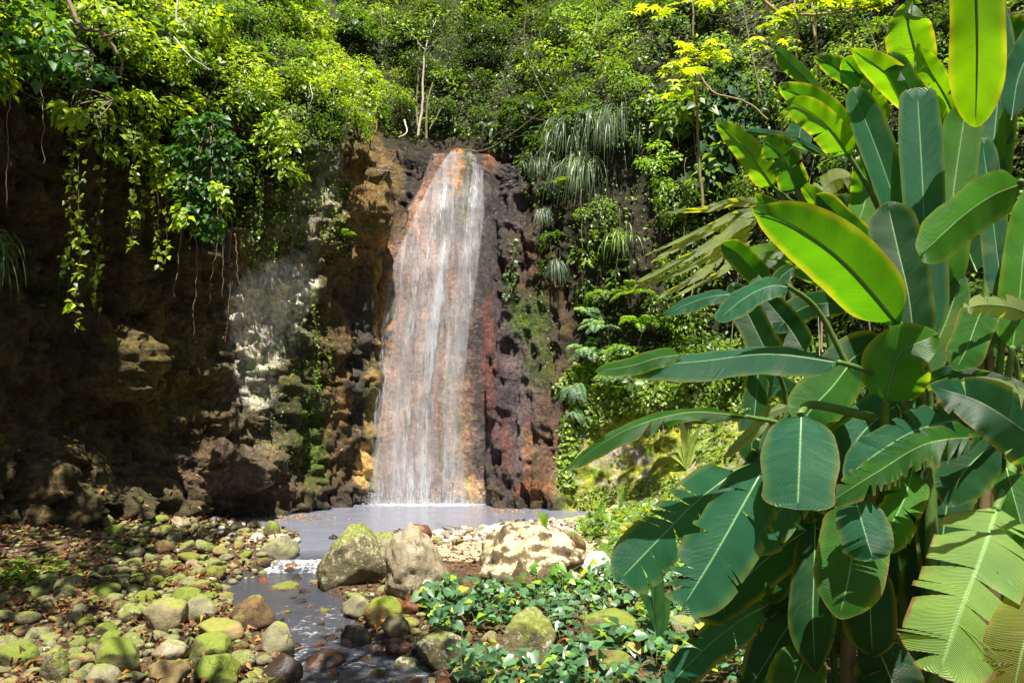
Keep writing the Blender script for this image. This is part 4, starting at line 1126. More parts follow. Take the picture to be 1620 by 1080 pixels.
# ------------------------------------------------------------------ branches and slender trees
def branch(name, lab, paths, cat='branch', col=(.12, .09, .06), foliage=None, Lf=.12, c=(MD, BR), kind='leaf', palm=False, grp=None):
    """paths: list of ([(px,py,Y)...], r0, r1); foliage: list of (px,py,Y,rad,n)"""
    root = empty(name, P(*paths[0][0][0])); tag(root, lab, cat, grp)
    mb = MB()
    for q, r0, r1 in paths:
        pts = spline([P(*a) for a in q], 8 * len(q)); pts = pts + np.cumsum(RS.normal(0, .006, pts.shape), 0)
        tube(mb, pts, r0, r1, 6, col)
    localise(mb.build('trunk' if cat == 'tree' else 'stem', M_WOOD), root)
    if foliage:
        mb = MB()
        for (a, b, Y, rad, n) in foliage:
            q = P(a, b, Y)
            if palm:
                for _ in range(n):
                    cc = q + RS.normal(0, rad * .55, 3) * [1, 1, .5]; nn = nrm(np.array([0, -.25, 1]) + RS.normal(0, .25, 3))
                    k = 9; ang = np.arange(k) / k * 2 * np.pi
                    t1 = nrm(np.cross(nn, [1, 0, .1])); t2 = np.cross(nn, t1)
                    ax = np.cos(ang)[:, None] * t1 + np.sin(ang)[:, None] * t2 - nn * .15
                    leaves(mb, np.tile(cc, (k, 1)), np.tile(nn, (k, 1)) + RS.normal(0, .1, (k, 3)), ax, Lf * RS.uniform(.85, 1.1, k), Lf * .36, rcol(1, *c).repeat(k, 0), 'leaf')
            else:
                clump(mb, q, (rad, rad, rad * .7), n, Lf, *c, (0, -1, 0), kind, .5, .4, .1)
        localise(mb.build('crown' if cat == 'tree' else 'foliage', M_LEAF), root)
    return root
branch('cliff_branch', 'brown branch arching down from the upper left corner under the foliage', [([(95, -20, 10.2), (130, 45, 10.0), (160, 60, 9.9), (190, 100, 9.9), (192, 130, 9.9)], .035, .012), ([(160, 60, 9.9), (190, 50, 9.9), (230, 40, 10)], .018, .006), ([(130, 45, 10), (120, 90, 9.9), (140, 130, 9.8), (165, 225, 9.7)], .014, .004)], 'branch', (.15, .11, .07))
branch('cliff_branch', 'pale grey forked dead twig over the bright creepers near the top', [([(283, -20, 13), (283, 35, 13), (300, 32, 12.9), (318, 18, 12.8)], .02, .005), ([(275, 60, 12.9), (300, 90, 12.8), (330, 110, 12.8)], .015, .005)], 'dead branch', (.45, .40, .36))
branch('dead_branch', 'pale bare twiggy dead branch sticking out of the ochre rock left of the falls', [([(575, 300, 17.0), (592, 268, 16.7), (612, 262, 16.6), (628, 248, 16.6)], .013, .004), ([(592, 268, 16.7), (600, 250, 16.6), (612, 242, 16.6)], .008, .003), ([(592, 268, 16.7), (615, 272, 16.6), (630, 276, 16.6)], .008, .003), ([(580, 290, 16.9), (600, 290, 16.7), (620, 262, 16.6)], .006, .002)], 'dead branch', (.42, .36, .33))
branch('dead_branch', 'tangle of pale bare twigs on the sunlit cliff edge', [([(545, 205, 16.6), (552, 180, 16.3), (560, 158, 16.2), (575, 140, 16.2)], .014, .004), ([(520, 150, 16.4), (545, 148, 16.2), (570, 158, 16.1)], .01, .004), ([(552, 180, 16.3), (565, 172, 16.2), (585, 176, 16.1)], .009, .003), ([(490, 130, 16.2), (495, 150, 16.0), (488, 170, 16)], .008, .003)], 'dead branch', (.50, .45, .42))
branch('dead_branch', 'short pale broken stick lodged at the left of the waterfall head', [([(640, 190, 18.4), (645, 212, 18.2), (632, 222, 18.1)], .022, .01)], 'dead branch', (.48, .42, .34))
branch('sapling', 'slender pale trunked sapling rising above the waterfall head', [([(662, 215, 20.2), (668, 160, 20.2), (672, 80, 20.2), (690, 30, 20.3)], .04, .012), ([(672, 80, 20.2), (655, 60, 20.2), (640, 40, 20.2)], .015, .006), ([(672, 80, 20.2), (692, 60, 20.1)], .012, .005)], 'tree', (.42, .37, .30), [(660, 40, 20.1, .5, 70), (690, 30, 20.1, .5, 70), (640, 50, 20.1, .4, 50)])
branch('sapling', 'forked olive stemmed sapling beside the waterfall head', [([(675, 220, 20), (678, 170, 19.9), (690, 130, 19.9), (705, 118, 19.9)], .035, .012), ([(680, 205, 19.9), (700, 165, 19.8), (718, 145, 19.8)], .022, .008), ([(678, 170, 19.9), (675, 150, 19.9), (690, 135, 19.8)], .02, .01)], 'tree', (.22, .20, .08), [(700, 120, 19.8, .35, 50), (680, 190, 19.7, .15, 12), (720, 140, 19.8, .3, 30)], .13, (MD, BR))
branch('sapling', 'thin straight olive sapling just left of the pale trunk', [([(660, 200, 20.6), (659, 150, 20.6), (660, 70, 20.6)], .03, .012)], 'tree', (.2, .19, .08), [(660, 60, 20.5, .4, 60)])
branch('fallen_branch', 'dark branch lying across the right of the waterfall head', [([(735, 240, 19.7), (770, 235, 19.4), (810, 210, 19.2), (855, 175, 19.0)], .02, .010), ([(790, 222, 19.3), (800, 208, 19.2), (820, 205, 19.1)], .011, .005), ([(750, 238, 19.6), (775, 258, 19.3), (800, 280, 19.1)], .009, .004)], 'branch', (.11, .08, .06))
branch('slender_tree', 'slender tree with yellow green hand shaped leaves in front of the right hillside', [([(1112, 330, 13.4), (1108, 240, 13.4), (1104, 150, 13.3), (1100, 60, 13.3), (1098, -30, 13.3)], .028, .016), ([(1104, 150, 13.3), (1085, 118, 13.1), (1065, 110, 13)], .010, .005), ([(1106, 130, 13.3), (1125, 100, 13.1), (1150, 88, 13)], .010, .005)], 'tree', (.17, .14, .06),
       [(1075, 105, 13, .30, 12), (1120, 85, 13, .30, 12), (1065, 135, 12.9, .26, 8), (1145, 80, 12.9, .2, 6), (1100, 75, 13, .3, 8), (1090, 115, 12.9, .3, 8), (1070, 150, 12.8, .15, 4), (1040, 10, 13, .3, 9), (1110, -5, 13, .35, 10)], .155, ((.24, .34, .02), (.32, .40, .03)), palm=True)
branch('slender_tree', 'yellow leaved tree branch crossing the top edge above the right leaves', [([(1180, -30, 11.5), (1230, 15, 11.3), (1300, 20, 11.2), (1400, 5, 11.2)], .03, .012), ([(1256, -20, 11.4), (1262, 60, 11.3), (1252, 105, 11.2)], .018, .012), ([(1285, -30, 11.5), (1288, 60, 11.4), (1296, 150, 11.4)], .02, .014), ([(1345, -10, 11.4), (1346, 50, 11.4), (1342, 120, 11.4)], .018, .012)], 'tree', (.24, .18, .08),
       [(1240, 30, 11.2, .18, 5), (1262, 12, 11.2, .25, 8), (1310, 8, 11.2, .25, 9), (1350, 10, 11.2, .25, 9), (1385, 8, 11.2, .2, 7), (1215, 45, 11.2, .2, 5), (1195, 70, 11.1, .15, 4), (1250, 75, 11.1, .14, 3)], .15, ((.22, .33, .02), (.30, .40, .03)), palm=True)
branch('bare_liana', 'curved bare brown liana sweeping across the dark heart leaved wall', [([(1100, 110, 14.5), (1130, 148, 14.2), (1175, 162, 14.0), (1215, 190, 13.8)], .020, .014)], 'liana', (.22, .16, .08))
branch('feathery_shrub', 'feathery bright yellow green shrub hanging on the right wall', [([(1040, 330, 15.2), (1035, 280, 15.0), (1045, 225, 14.9)], .018, .008), ([(1036, 285, 15.0), (1020, 260, 14.8)], .008, .004), ([(1038, 300, 15), (1060, 290, 14.8)], .008, .004)], 'shrub', (.14, .10, .05),
       [(1040, 235, 14.8, .25, 120), (1035, 265, 14.7, .33, 190), (1045, 295, 14.8, .28, 130), (1015, 258, 14.7, .2, 60), (1065, 250, 14.7, .2, 60), (1045, 318, 14.8, .15, 40)], .085, ((.13, .27, .02), (.22, .36, .03)))
# big dark heart leaves on the wall
root = empty('climbing_plant', P(1160, 200, 14.4)); tag(root, 'climbing plant with big dark glossy heart leaves covering the wall behind the liana', 'climbing plant')
mb = MB()
for (cx, cy, s, n) in ((1150, 160, 34, 80), (1175, 200, 30, 60), (1120, 190, 25, 40), (1140, 250, 20, 22), (1165, 130, 30, 40), (1105, 290, 22, 26), (1085, 175, 20, 20), (1160, 235, 25, 30)):
    for _ in range(n):
        a, b = cx + RS.normal(0, s * .6), cy + RS.normal(0, s * .7)
        h, o = wall_hit(a, b); q = h + o * .25 + RS.normal(0, .06, 3)
        leaves(mb, [q], nrm([o + [0, -.4, .5] + RS.normal(0, .3, 3)]), nrm([[RS.normal(0, .4), -.2, -1]]), .30 * RS.uniform(.7, 1.2), .20, rcol(1, (.015, .05, .014), (.035, .09, .03)), 'heart')
M_GLOSS = mat_leaf('leaf_glossy', .25, .6, .2)
localise(mb.build('foliage', M_GLOSS), root)

# ------------------------------------------------------------------ grasses, ferns
def tuft(name, px, py, n, length, width, lab, col, off=.2, grp=None, spread=.5, droop=1.0, base=None, up=.5, cat='grass clump', rx=.15):
    if base is None:
        h, o = wall_hit(px, py); o = nrm(o * [1, 1, .3]); c = h + o * off
    else: c = np.asarray(base, float); o = np.array([0, -.6, 0.])
    root = empty(name, c); tag(root, lab, cat, grp)
    mb = MB(); m = 9
    for _ in range(n):
        d = nrm(o * RS.uniform(.2, 1) + RS.normal(0, spread, 3) * [1, 1, .2] + [0, 0, up])
        l = length * RS.uniform(.55, 1.1); t = np.linspace(0, 1, m)[:, None]
        p = c + RS.normal(0, rx, 3) * [1, .4, .5] + d * l * .42 * t * (1.5 - .5 * t) + np.array([0, 0, -1]) * l * .75 * t ** 2 * droop
        p = p + RS.normal(0, .01, 3) * t
        sd = nrm(np.cross(nrm(np.gradient(p, axis=0)), [0.1, -1, .2]) + RS.normal(0, .3, 3))
        w = width * (1 - t ** 2.2) * .5 + .0008
        v = np.stack([p - sd * w, p + sd * w], 1).reshape(-1, 3)
        i = np.arange(m - 1) * 2
        f = np.stack([i, i + 1, i + 3, i + 2], 1)
        mb.add(v, f, rcol(1, *col)[0])
    localise(mb.build('blades', M_LEAF), root)
    return root
GR = ((.05, .11, .04), (.12, .19, .08))
tuft('hanging_grass', 915, 205, 170, 1.7, .022, 'large clump of long arching grass hanging on the right wall, left half of the pair', GR, .25, 'grass clumps hanging on the right wall', .45, rx=.3)
tuft('hanging_grass', 965, 195, 170, 1.9, .022, 'large clump of long arching grass hanging on the right wall, right half of the pair', GR, .25, 'grass clumps hanging on the right wall', .45, rx=.3)
tuft('hanging_grass', 935, 265, 150, 1.6, .022, 'bright striped grass clump below the two largest hanging clumps', ((.08, .15, .06), (.16, .22, .11)), .35, 'grass clumps hanging on the right wall', .4, rx=.22)
tuft('hanging_grass', 857, 335, 80, .85, .018, 'small silvery grass tuft on the dark rock right of the falls', ((.10, .15, .11), (.18, .23, .17)), .15, 'grass clumps hanging on the right wall', .5, rx=.06)
tuft('hanging_grass', 868, 418, 85, .95, .016, 'lower silvery grass tuft hanging under the first', ((.08, .13, .10), (.15, .20, .14)), .15, 'grass clumps hanging on the right wall', .35, rx=.06)
tuft('hanging_grass', 850, 262, 110, .95, .018, 'grey green grass tuft nearest the waterfall head', ((.06, .12, .05), (.12, .18, .09)), .2, 'grass clumps hanging on the right wall', .5, rx=.15)
tuft('hanging_grass', 985, 375, 45, 1.0, .03, 'bright yellow green broad bladed grass below the hanging clumps', ((.10, .2, .02), (.18, .28, .03)), .2, 'grass clumps hanging on the right wall', .6)
tuft('hanging_grass', -2, 405, 120, 1.5, .018, 'long drooping grass clump cut by the left edge of the view', ((.04, .09, .03), (.09, .15, .05)), .4, None, .4)
tuft('hanging_grass', 138, 445, 60, .7, .012, 'small thin grass tuft on the dark alcove wall', ((.04, .08, .03), (.07, .11, .04)), .3, None, .4)
def fern(name, c, n, length, lab, col, out=(0, -.6, 0), grp=None, up=.6, droop=.6, pw=.22, lacy=False, cat='fern'):
    c = np.asarray(c, float); root = empty(name, c); tag(root, lab, cat, grp)
    for k in range(n):
        d = nrm(np.asarray(out) + RS.normal(0, .55, 3) * [1, 1, .2] + [0, 0, up]); l = length * RS.uniform(.7, 1.1)
        m = 22; t = np.linspace(0, 1, m)[:, None]
        p = c + d * l * t + np.array([0, 0, -1]) * l * droop * t ** 2.2
        mb = MB(); tube(mb, p, .006, .002, 3, (.08, .10, .03))
        tg = nrm(np.gradient(p, axis=0)); sd = nrm(np.cross(tg, [0, 0, 1.])); nn = np.cross(sd, tg)
        prof = np.sin(np.pi * np.clip(t * .92 + .08, 0, 1)) ** .7
        for s in (-1, 1):
            i = np.arange(2, m)
            L = (pw * l * prof[i, 0]).clip(.01)
            ax = sd[i] * s + tg[i] * .35 + RS.normal(0, .08, (len(i), 3))
            leaves(mb, p[i], nn[i] + RS.normal(0, .12, (len(i), 3)), ax, L, L * (.26 if not lacy else .34), rcol(1, *col, .1).repeat(len(i), 0), 'leaf')
        localise(mb.build('frond', M_LEAF), root)
    return root
def wfern(px, py, n, length, lab, col, off=.2, **k):
    h, o = wall_hit(px, py); return fern('fern', h + o * off, n, length, lab, col, nrm(o) * .8, **k)
FB, FY = ((.13, .24, .16), (.20, .33, .22)), ((.10, .22, .02), (.16, .30, .03))
wfern(935, 560, 12, .9, 'blue green lacy fern beside the dark rock at the right of the falls', FB, grp='ferns on the right bank')
wfern(950, 520, 10, .8, 'uppermost blue green fern of the right bank', FB, grp='ferns on the right bank')
wfern(915, 610, 10, .6, 'pale drooping fern at the left margin of the ivy', FB, grp='ferns on the right bank', droop=1.1)
wfern(925, 500, 11, .8, 'blue green fern hanging just above the lacy one', FB, grp='ferns on the right bank')
wfern(975, 590, 11, .7, 'light blue green fern at the top edge of the ivy', FB, grp='ferns on the right bank')
wfern(905, 665, 10, .55, 'lowest pale fern trailing beside the rusty rock foot', FB, grp='ferns on the right bank', droop=1.1)
wfern(985, 550, 9, .7, 'yellow green fern just above the ivy', FY, grp='ferns on the right bank')
wfern(1000, 470, 9, .8, 'dark green fern below the broad bladed grass', (MD, BR), grp='ferns on the right bank')
wfern(960, 470, 9, .7, 'mid green fern under the hanging grass clumps', (MD, BR), grp='ferns on the right bank')
wfern(1010, 520, 9, .8, 'bright fern in front of the torn pale leaf', FY, grp='ferns on the right bank')
wfern(530, 375, 5, .45, 'small fern growing on the rock left of the waterfall', FY)
wfern(895, 300, 7, .5, 'small fern beneath the grey green grass tuft', (MD, BR))
def wshrub(px, py, rad, n, L, lab, c, name='shrub', off=.35, wid=.5):
    h, o = wall_hit(px, py); root = empty(name, h); tag(root, lab, 'shrub')
    mb = MB(); ctr = h + nrm(o) * off
    for k in range(7):
        q = ctr + RS.normal(0, rad * .5, 3); tube(mb, bez(h, (h + q) / 2 + RS.normal(0, .08, 3), q, 7), .014, .004, 4, (.13, .10, .05))
    localise(mb.build('stem', M_WOOD), root)
    mb = MB()
    for k in range(6): clump(mb, ctr + RS.normal(0, rad * .45, 3), (rad * .6,) * 3, n // 6, L, *c, nrm(o), 'leaf', wid, .5, .1)
    localise(mb.build('foliage', M_LEAF), root)
for a in ((905, 60, .8, 700, .15, 'broad leaved pale green shrub at the top centre right', (BL, BR)), (860, 130, .6, 450, .13, 'shrub with light green leaves above the grass clumps', (BR, YL)),
          (1000, 130, .6, 420, .12, 'dense mid green shrub between the grass clumps and the yellow leaved tree', (MD, BR)), (560, 60, .8, 600, .15, 'dark green shrub above the sunlit cliff edge', (DK, MD)),
          (780, 60, .9, 700, .13, 'fine leaved shrub hanging over the waterfall head', (MD, BR)), (300, 60, .8, 700, .14, 'brightest sunlit shrub at the top of the left cliff', (BR, YL)),
          (1190, 300, .5, 500, .10, 'pale green shrub behind the yellow banana leaf', (BR, YL)), (1150, 560, .5, 380, .13, 'leafy shrub behind the long horizontal banana leaf', (MD, BR)),
          (395, 140, .6, 520, .12, 'yellow green shrub right of the dark drooping creeper', (BR, YL)), (640, 188, .35, 260, .11, 'dark shrub filling the corner left of the waterfall head', (DK, MD)), (695, 190, .35, 240, .10, 'dark low shrub right above the waterfall head', (DK, MD)), (765, 196, .3, 200, .10, 'dark leafy tuft overhanging the right side of the waterfall head', (DK, MD)),
          (830, 215, .4, 260, .11, 'small blue green shrub at the right of the waterfall head', (BL, BR)),
          (1085, 430, .5, 420, .12, 'shrub showing between the pale leaf strips', (MD, BR)), (1060, 500, .45, 420, .11, 'bright shrub below the torn pale leaf', (BR, BL))):
    wshrub(*a[:6], a[6])

# ------------------------------------------------------------------ ground cover with heart leaves
def in_poly(x, y, poly):
    c = np.zeros(len(x), bool); k = len(poly)
    for i in range(k):
        (x0, y0), (x1, y1) = poly[i], poly[(i + 1) % k]
        m = ((y0 > y) != (y1 > y)) & (x < (x1 - x0) * (y - y0) / (y1 - y0 + 1e-9) + x0)
        c ^= m
    return c
def ground_cover(name, poly, n, L, ca, cb, h=(.05, .28), kind='heart', thr=-.25, mat=None, over=True):
    x = RS.uniform(-2.5, 6.5, n); y = RS.uniform(3.0, 16.5, n)
    z = G(x, y); px, py = to_px(np.c_[x, y, z])
    d, s = stream_d(x, y)
    m = in_poly(px, py, poly) & (d > .12) & (fbm(np.c_[x, y, 0 * x] * 1.1, 3) + RS.normal(0, .12, n) > thr)
    x, y, z = x[m], y[m], z[m]; n = len(x)
    hh = RS.uniform(*h, n)
    for (fx, fy, fr) in FOOT:
        dd = np.hypot(x - fx, y - fy); inside = dd < fr
        hh = np.where(inside & (dd < fr * (.95 if fr > .2 else .7)), -1, hh)
    k = hh > 0; x, y, z, hh = x[k], y[k], z[k], hh[k]; n = len(x)
    pos = np.c_[x, y, z + hh]
    pn = .5 + fbm(pos * .7 + 3, 2)
    l = L * RS.uniform(.5, 1.3, n) * (.75 + .5 * pn)
    cc = rcol(n, ca, cb, .28); q = RS.rand(n)
    cc[q < .12] = rcol((q < .12).sum(), BR, YL, .2); cc[q > .975] = (.34, .27, .04)
    mb = MB()
    leaves(mb, pos, nrm(RS.normal(0, .40, (n, 3)) + [0, -.25, 1]), nrm(RS.normal(0, .8, (n, 3)) + [0, -.5, -.2]), l, l * .86, cc, kind)
    tag(mb.build(name, mat or M_LEAF), kind='stuff')
    mb = MB()
    for i in RS.choice(n, min(n, 900), replace=False):
        a = np.array([x[i] + RS.normal(0, .05), y[i] + RS.normal(0, .05), z[i]])
        tube(mb, bez(a, (a + pos[i]) / 2 + RS.normal(0, .02, 3), pos[i], 4), .0035, .002, 3, (.12, .16, .05))
    tag(mb.build(name + '_stalks', M_STEM), kind='stuff')
M_COVER = mat_leaf('leaf_cover', .25, .38, .5)
ground_cover('heart_leaf_ground_cover', [(650, 950), (720, 945), (800, 940), (900, 925), (960, 905), (1130, 900), (1500, 960), (1700, 1150), (640, 1150), (650, 1060), (690, 1000)], 30000, .105, (.042, .11, .052), (.085, .19, .075), (.04, .26), thr=-.22, mat=M_COVER)
ground_cover('bank_ground_cover', [(925, 850), (905, 838), (960, 822), (1010, 806), (1200, 790), (1500, 760), (1500, 960), (1130, 905), (960, 905)], 46000, .10, BR, BL, (.02, .2), thr=-.12)
def seedlings():
    for (cx, cy, n, L, lab) in ((30, 925, 130, .09, 'patch of small green herbs at the left edge of the gravel'), (65, 905, 40, .07, 'few small seedlings right of the green herb patch')):
        mb = MB(); root = None
        g = ground_hit(cx, cy); root = empty('herb_patch', g); tag(root, lab, 'herbs')
        p = g + RS.normal(0, 1, (n, 3)) * [.28, .3, .02] + [0, 0, .14]
        p[:, 2] = G(p[:, 0], p[:, 1]) + RS.uniform(.04, .2, n)
        leaves(mb, p, nrm(RS.normal(0, .4, (n, 3)) + [0, 0, 1]), rvec(n), L * RS.uniform(.6, 1.2, n), L * .7, rcol(n, MD, BR), 'heart')
        localise(mb.build('foliage', M_LEAF), root)
seedlings()
# climbing sprigs on the boulders
def sprig(px, py, h, n, L, lab, c=(MD, BR), name='sprig', sp=.10, base=None):
    g = ground_hit(px, py) if base is None else np.asarray(base)
    root = empty(name, g); tag(root, lab, 'plant')
    st, lf = MB(), MB()
    for k in range(n):
        a = g + RS.normal(0, .03, 3) * [1, 1, 0]; e = g + np.array([RS.normal(0, sp), RS.normal(0, sp), h * RS.uniform(.45, 1)])
        tube(st, bez(a, [a[0], a[1], e[2]], e, 6), .004, .002, 4, (.12, .2, .05))
        leaves(lf, [e], nrm([RS.normal(0, .35, 3) + [0, -.5, .8]]), nrm([[RS.normal(0, .6), -.5, -.5]]), L * RS.uniform(.7, 1.2), L * .75, rcol(1, *c), 'heart')
    localise(st.build('stem', M_STEM), root); localise(lf.build('foliage', M_LEAF), root)
sprig(888, 945, .38, 12, .13, 'bright heart leaved sprig climbing the right flank of the widest boulder', ((.05, .17, .02), (.09, .26, .02)))
sprig(855, 945, .30, 8, .11, 'heart leaved sprig beside the pointed slab', ((.05, .15, .03), (.08, .22, .03)))
sprig(700, 950, .34, 10, .12, 'blue green sprig at the right foot of the upright crusty boulder', (BL, BL))
sprig(935, 945, .28, 9, .10, 'upright sprig right of the widest boulder', ((.05, .17, .02), (.09, .26, .02)))
sprig(945, 850, .5, 12, .16, 'broad leaved seedling standing on the sunlit bank right of the boulders', (BL, BR))

# strap leaved seedlings
M_STRAP = mat_leaf('leaf_strap', .35, .4, .5, ribs=2.5)
def strap(px, py, specs, lab, col, name='palm_seedling', gz=None, wd=.05):
    """specs: (dx px, dy px of the tip, width px)"""
    g = ground_hit(px, py) if gz is None else np.asarray(gz)
    root = empty(name, g); tag(root, lab, 'seedling')
    sc = g[1] / FPX
    for (dx, dy, w) in specs:
        tip = g + np.array([dx * sc, RS.uniform(-.15, .1) * abs(dx) * sc, -dy * sc])
        m = 14; t = np.linspace(0, 1, m)[:, None]
        ctrl = g + np.array([dx * sc * .15, 0, -dy * sc * .75])
        p = bez(g, ctrl, tip, m)
        sd = nrm(np.cross(nrm(np.gradient(p, axis=0)), [.15, -1, .25]) )
        prof = np.sin(np.pi * np.clip(.06 + t * .94, 0, 1) ** .8) * (w * sc * .36) + .003
        nn = np.cross(sd, nrm(np.gradient(p, axis=0)))
        v = np.stack([p - sd * prof + nn * prof * .35, p, p + sd * prof + nn * prof * .35], 1).reshape(-1, 3)
        i = np.arange(m - 1) * 3
        f = np.concatenate([np.stack([i, i + 1, i + 4, i + 3], 1), np.stack([i + 1, i + 2, i + 5, i + 4], 1)])
        uv = np.stack([np.tile([-1, 0, 1], m), np.repeat(t[:, 0], 3)], 1)
        mb = MB(); mb.add(v, f, rcol(1, *col, .1)[0], uv); localise(mb.build('leaf', M_STRAP), root)
strap(1045, 1030, [(-4, -165, 22), (-62, -120, 17), (-30, -150, 15), (-20, -85, 20), (18, -90, 24)], 'palm seedling with pleated dark strap leaves in front of the banana leaves', ((.025, .09, .025), (.04, .12, .03)))
strap(862, 842, [(-16, -34, 9), (-2, -32, 10), (6, -30, 8)], 'small yellow green seedling standing behind the widest boulder', ((.14, .26, .02), (.2, .32, .03)))
strap(1085, 745, [(-30, -42, 16), (-10, -75, 22), (10, -60, 16), (45, -52, 14), (28, -70, 12), (-34, -24, 14)], 'variegated palm seedling on the mossy slope', ((.2, .30, .04), (.35, .42, .12)), gz=wall_hit(1085, 738)[0])
strap(982, 800, [(-14, -28, 9), (2, -30, 9), (10, -22, 8)], 'small bright seedling at the foot of the mossy slope', ((.14, .28, .03), (.25, .38, .1)), gz=wall_hit(982, 795)[0])
strap(953, 822, [(-8, -22, 9), (6, -28, 9)], 'two leaved seedling beside the pool corner', ((.10, .26, .02), (.16, .34, .03)))
strap(1130, 690, [(-14, -34, 10), (12, -30, 10), (0, -40, 9)], 'green seedling high on the mossy slope', ((.10, .22, .02), (.16, .3, .03)), gz=wall_hit(1130, 680)[0])
# ------------------------------------------------------------------ the banana-like plants
M_BAN = mat_banana('banana_blade', 0)
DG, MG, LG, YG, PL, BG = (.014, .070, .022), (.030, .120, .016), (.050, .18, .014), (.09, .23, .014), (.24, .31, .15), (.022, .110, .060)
def banana_leaf(parent, pts, width, roll=0, tears=0, col=MG, fold=.18, droop=.0, seed=0, dry=.93, tipc=.30, twist=0, wav=.02, petiole=None, basec=.16, gap=1.0, blunt=None, narrow=.95):
    """pts: 3-4 (px,py,Y) from leaf base to tip; width in photo px at mid depth"""
    r = np.random.RandomState(900 + seed)
    B = np.array([P(*a) for a in pts]); N = 96
    C = spline(B, N)
    Ymid = B[:, 1].mean(); W = width / FPX * Ymid * (.5 if narrow is None else .5 * narrow)
    T = nrm(np.gradient(C, axis=0))
    view = nrm(C - np.array([0, 0, CAMZ]))
    S0 = nrm(np.cross(T, view)); U0 = np.cross(S0, T)          # U0 points towards the viewer side
    S0 = nrm(S0.mean(0) * .35 + S0); S0 = nrm(S0 - (S0 * T).sum(1, keepdims=True) * T); U0 = np.cross(S0, T)
    U0 = np.where(((U0 * view).sum(1, keepdims=True)) > 0, -U0, U0)
    ang = np.radians(roll + twist * np.linspace(-1, 1, N))[:, None]
    S = S0 * np.cos(ang) + U0 * np.sin(ang); U = U0 * np.cos(ang) - S0 * np.sin(ang)
    t = np.linspace(0, 1, N)
    b_ = r.rand() if blunt is None else blunt; tk = 1.5 + 1.2 * b_; tipc = tipc * (1.55 - .45 * b_); te = .8 - .3 * b_
    prof = (1 - (1 - np.clip(t / basec, 0, 1)) ** 2.6) ** .55 * (1 - np.clip((t - (1 - tipc)) / tipc, 0, 1) ** tk) ** te
    prof = prof * (.90 + .10 * np.sin(t * 2.6 + .3)) * (1 + .05 * np.sin(t * r.uniform(5, 11) + r.rand() * 6)) + .004
    Ltot = np.linalg.norm(np.diff(C, axis=0), axis=1).sum()
    mb = MB(); K = 9
    lerp = lambda A, q: np.stack([np.interp(q, t, A[:, j]) for j in range(A.shape[1])], -1)
    for sgn in (-1, 1):
        cuts = [0.0]
        nt = tears
        if nt: cuts += sorted(r.uniform(.08, .95, nt))
        cuts.append(1.0)
        for a, b in zip(cuts[:-1], cuts[1:]):
            if b - a < .006: continue
            m = max(3, int((b - a) * 90))
            tt = np.linspace(a, b, m); x = np.linspace(0, 1, K)
            TT, XX = np.meshgrid(tt, x, indexing='ij')
            g = min(.75, gap * r.uniform(.02, .13) / (b - a)) if nt else 0
            depth = r.uniform(.0, .55)                       # how far from the midrib this tear starts
            xo = np.clip((XX - depth) / (1 - depth + 1e-6), 0, 1)
            mid = (a + b) / 2
            TT2 = mid + (TT - mid) * (1 - g * xo ** 1.3)
            TT2 = TT2 + XX ** 1.2 * .055 * (1 if not nt else r.uniform(.85, 1.15))
            c = lerp(C, np.clip(TT2, 0, 1)); s = lerp(S, np.clip(TT2, 0, 1)); u = lerp(U, np.clip(TT2, 0, 1)); tg = lerp(T, np.clip(TT2, 0, 1))
            over = np.clip(TT2 - 1, 0, 1)[..., None] * Ltot
            w = W * np.interp(TT, t, prof)
            edge = 1 + (.018 * fbm(np.stack([TT * 14, XX * 0 + sgn, XX * 0 + seed], -1), 3) if not nt else .05 * r.normal()) * (1 + (.05 if nt else .012) * fbm(np.stack([TT * 60, XX * 0 + sgn, XX * 0 + seed], -1), 2) * XX)
            dist = XX * w * edge
            fo = fold + (r.normal(0, .10) if nt else 0)
            wv = wav * np.sin(TT * 17 + seed + sgn) * XX + .5 * wav * np.sin(TT * 43 + 2 * seed * sgn) * XX ** 2
            p = c + tg * over + s * (sgn * dist)[..., None] * math.cos(fo * .8) + u * (-dist * fo * 1.0 + wv * Ltot * .5)[..., None]
            dr = droop + (abs(r.normal(0, .12)) if nt else 0)
            p[..., 2] -= dr * XX ** 2 * w * 1.3
            al = np.full(TT.size, dry)
            uv = np.stack([sgn * XX, TT * Ltot / .5], -1).reshape(-1, 2)
            f = grid_faces(m, K)
            if sgn < 0: f = f[:, ::-1]
            cc = np.tile(np.r_[col, dry], (TT.size, 1)); 
            mb.add(p.reshape(-1, 3), f, cc, uv)
    o = mb.build('leaf', M_BAN); localise(o, parent)
    rb = MB(); tube(rb, C + U * (W * -.02 - .002), .002 + W * .03, .002, 6, tuple(np.array((.16, .24, .06)) if col is not BG else (.22, .30, .17)))
    q = rb.build('midrib', M_STEM); q.parent = o
    if petiole is not None:
        E = np.array([P(*a) for a in petiole])
        pb = MB(); pp = spline(np.concatenate([[C[3], C[0]], E]), 16); tube(pb, pp, .006 + W * .05, .018 + W * .06, 8, (.075, .14, .03))
        q = pb.build('petiole', M_STEM); q.parent = o
    return o

def plant(px, py, Y, lab, stems, grp='banana plants on the right bank'):
    root = empty('banana_plant', P(px, py, Y)); tag(root, lab, 'banana plant', grp)
    for k, (q, r0, r1, c) in enumerate(stems):
        mb = MB(); pts = spline([P(*a) for a in q], 20); tube(mb, pts, r0, r1, 10, c)
        localise(mb.build('stem', M_STEM), root)
    return root
ST1, ST2 = (.06, .11, .025), (.12, .085, .04)
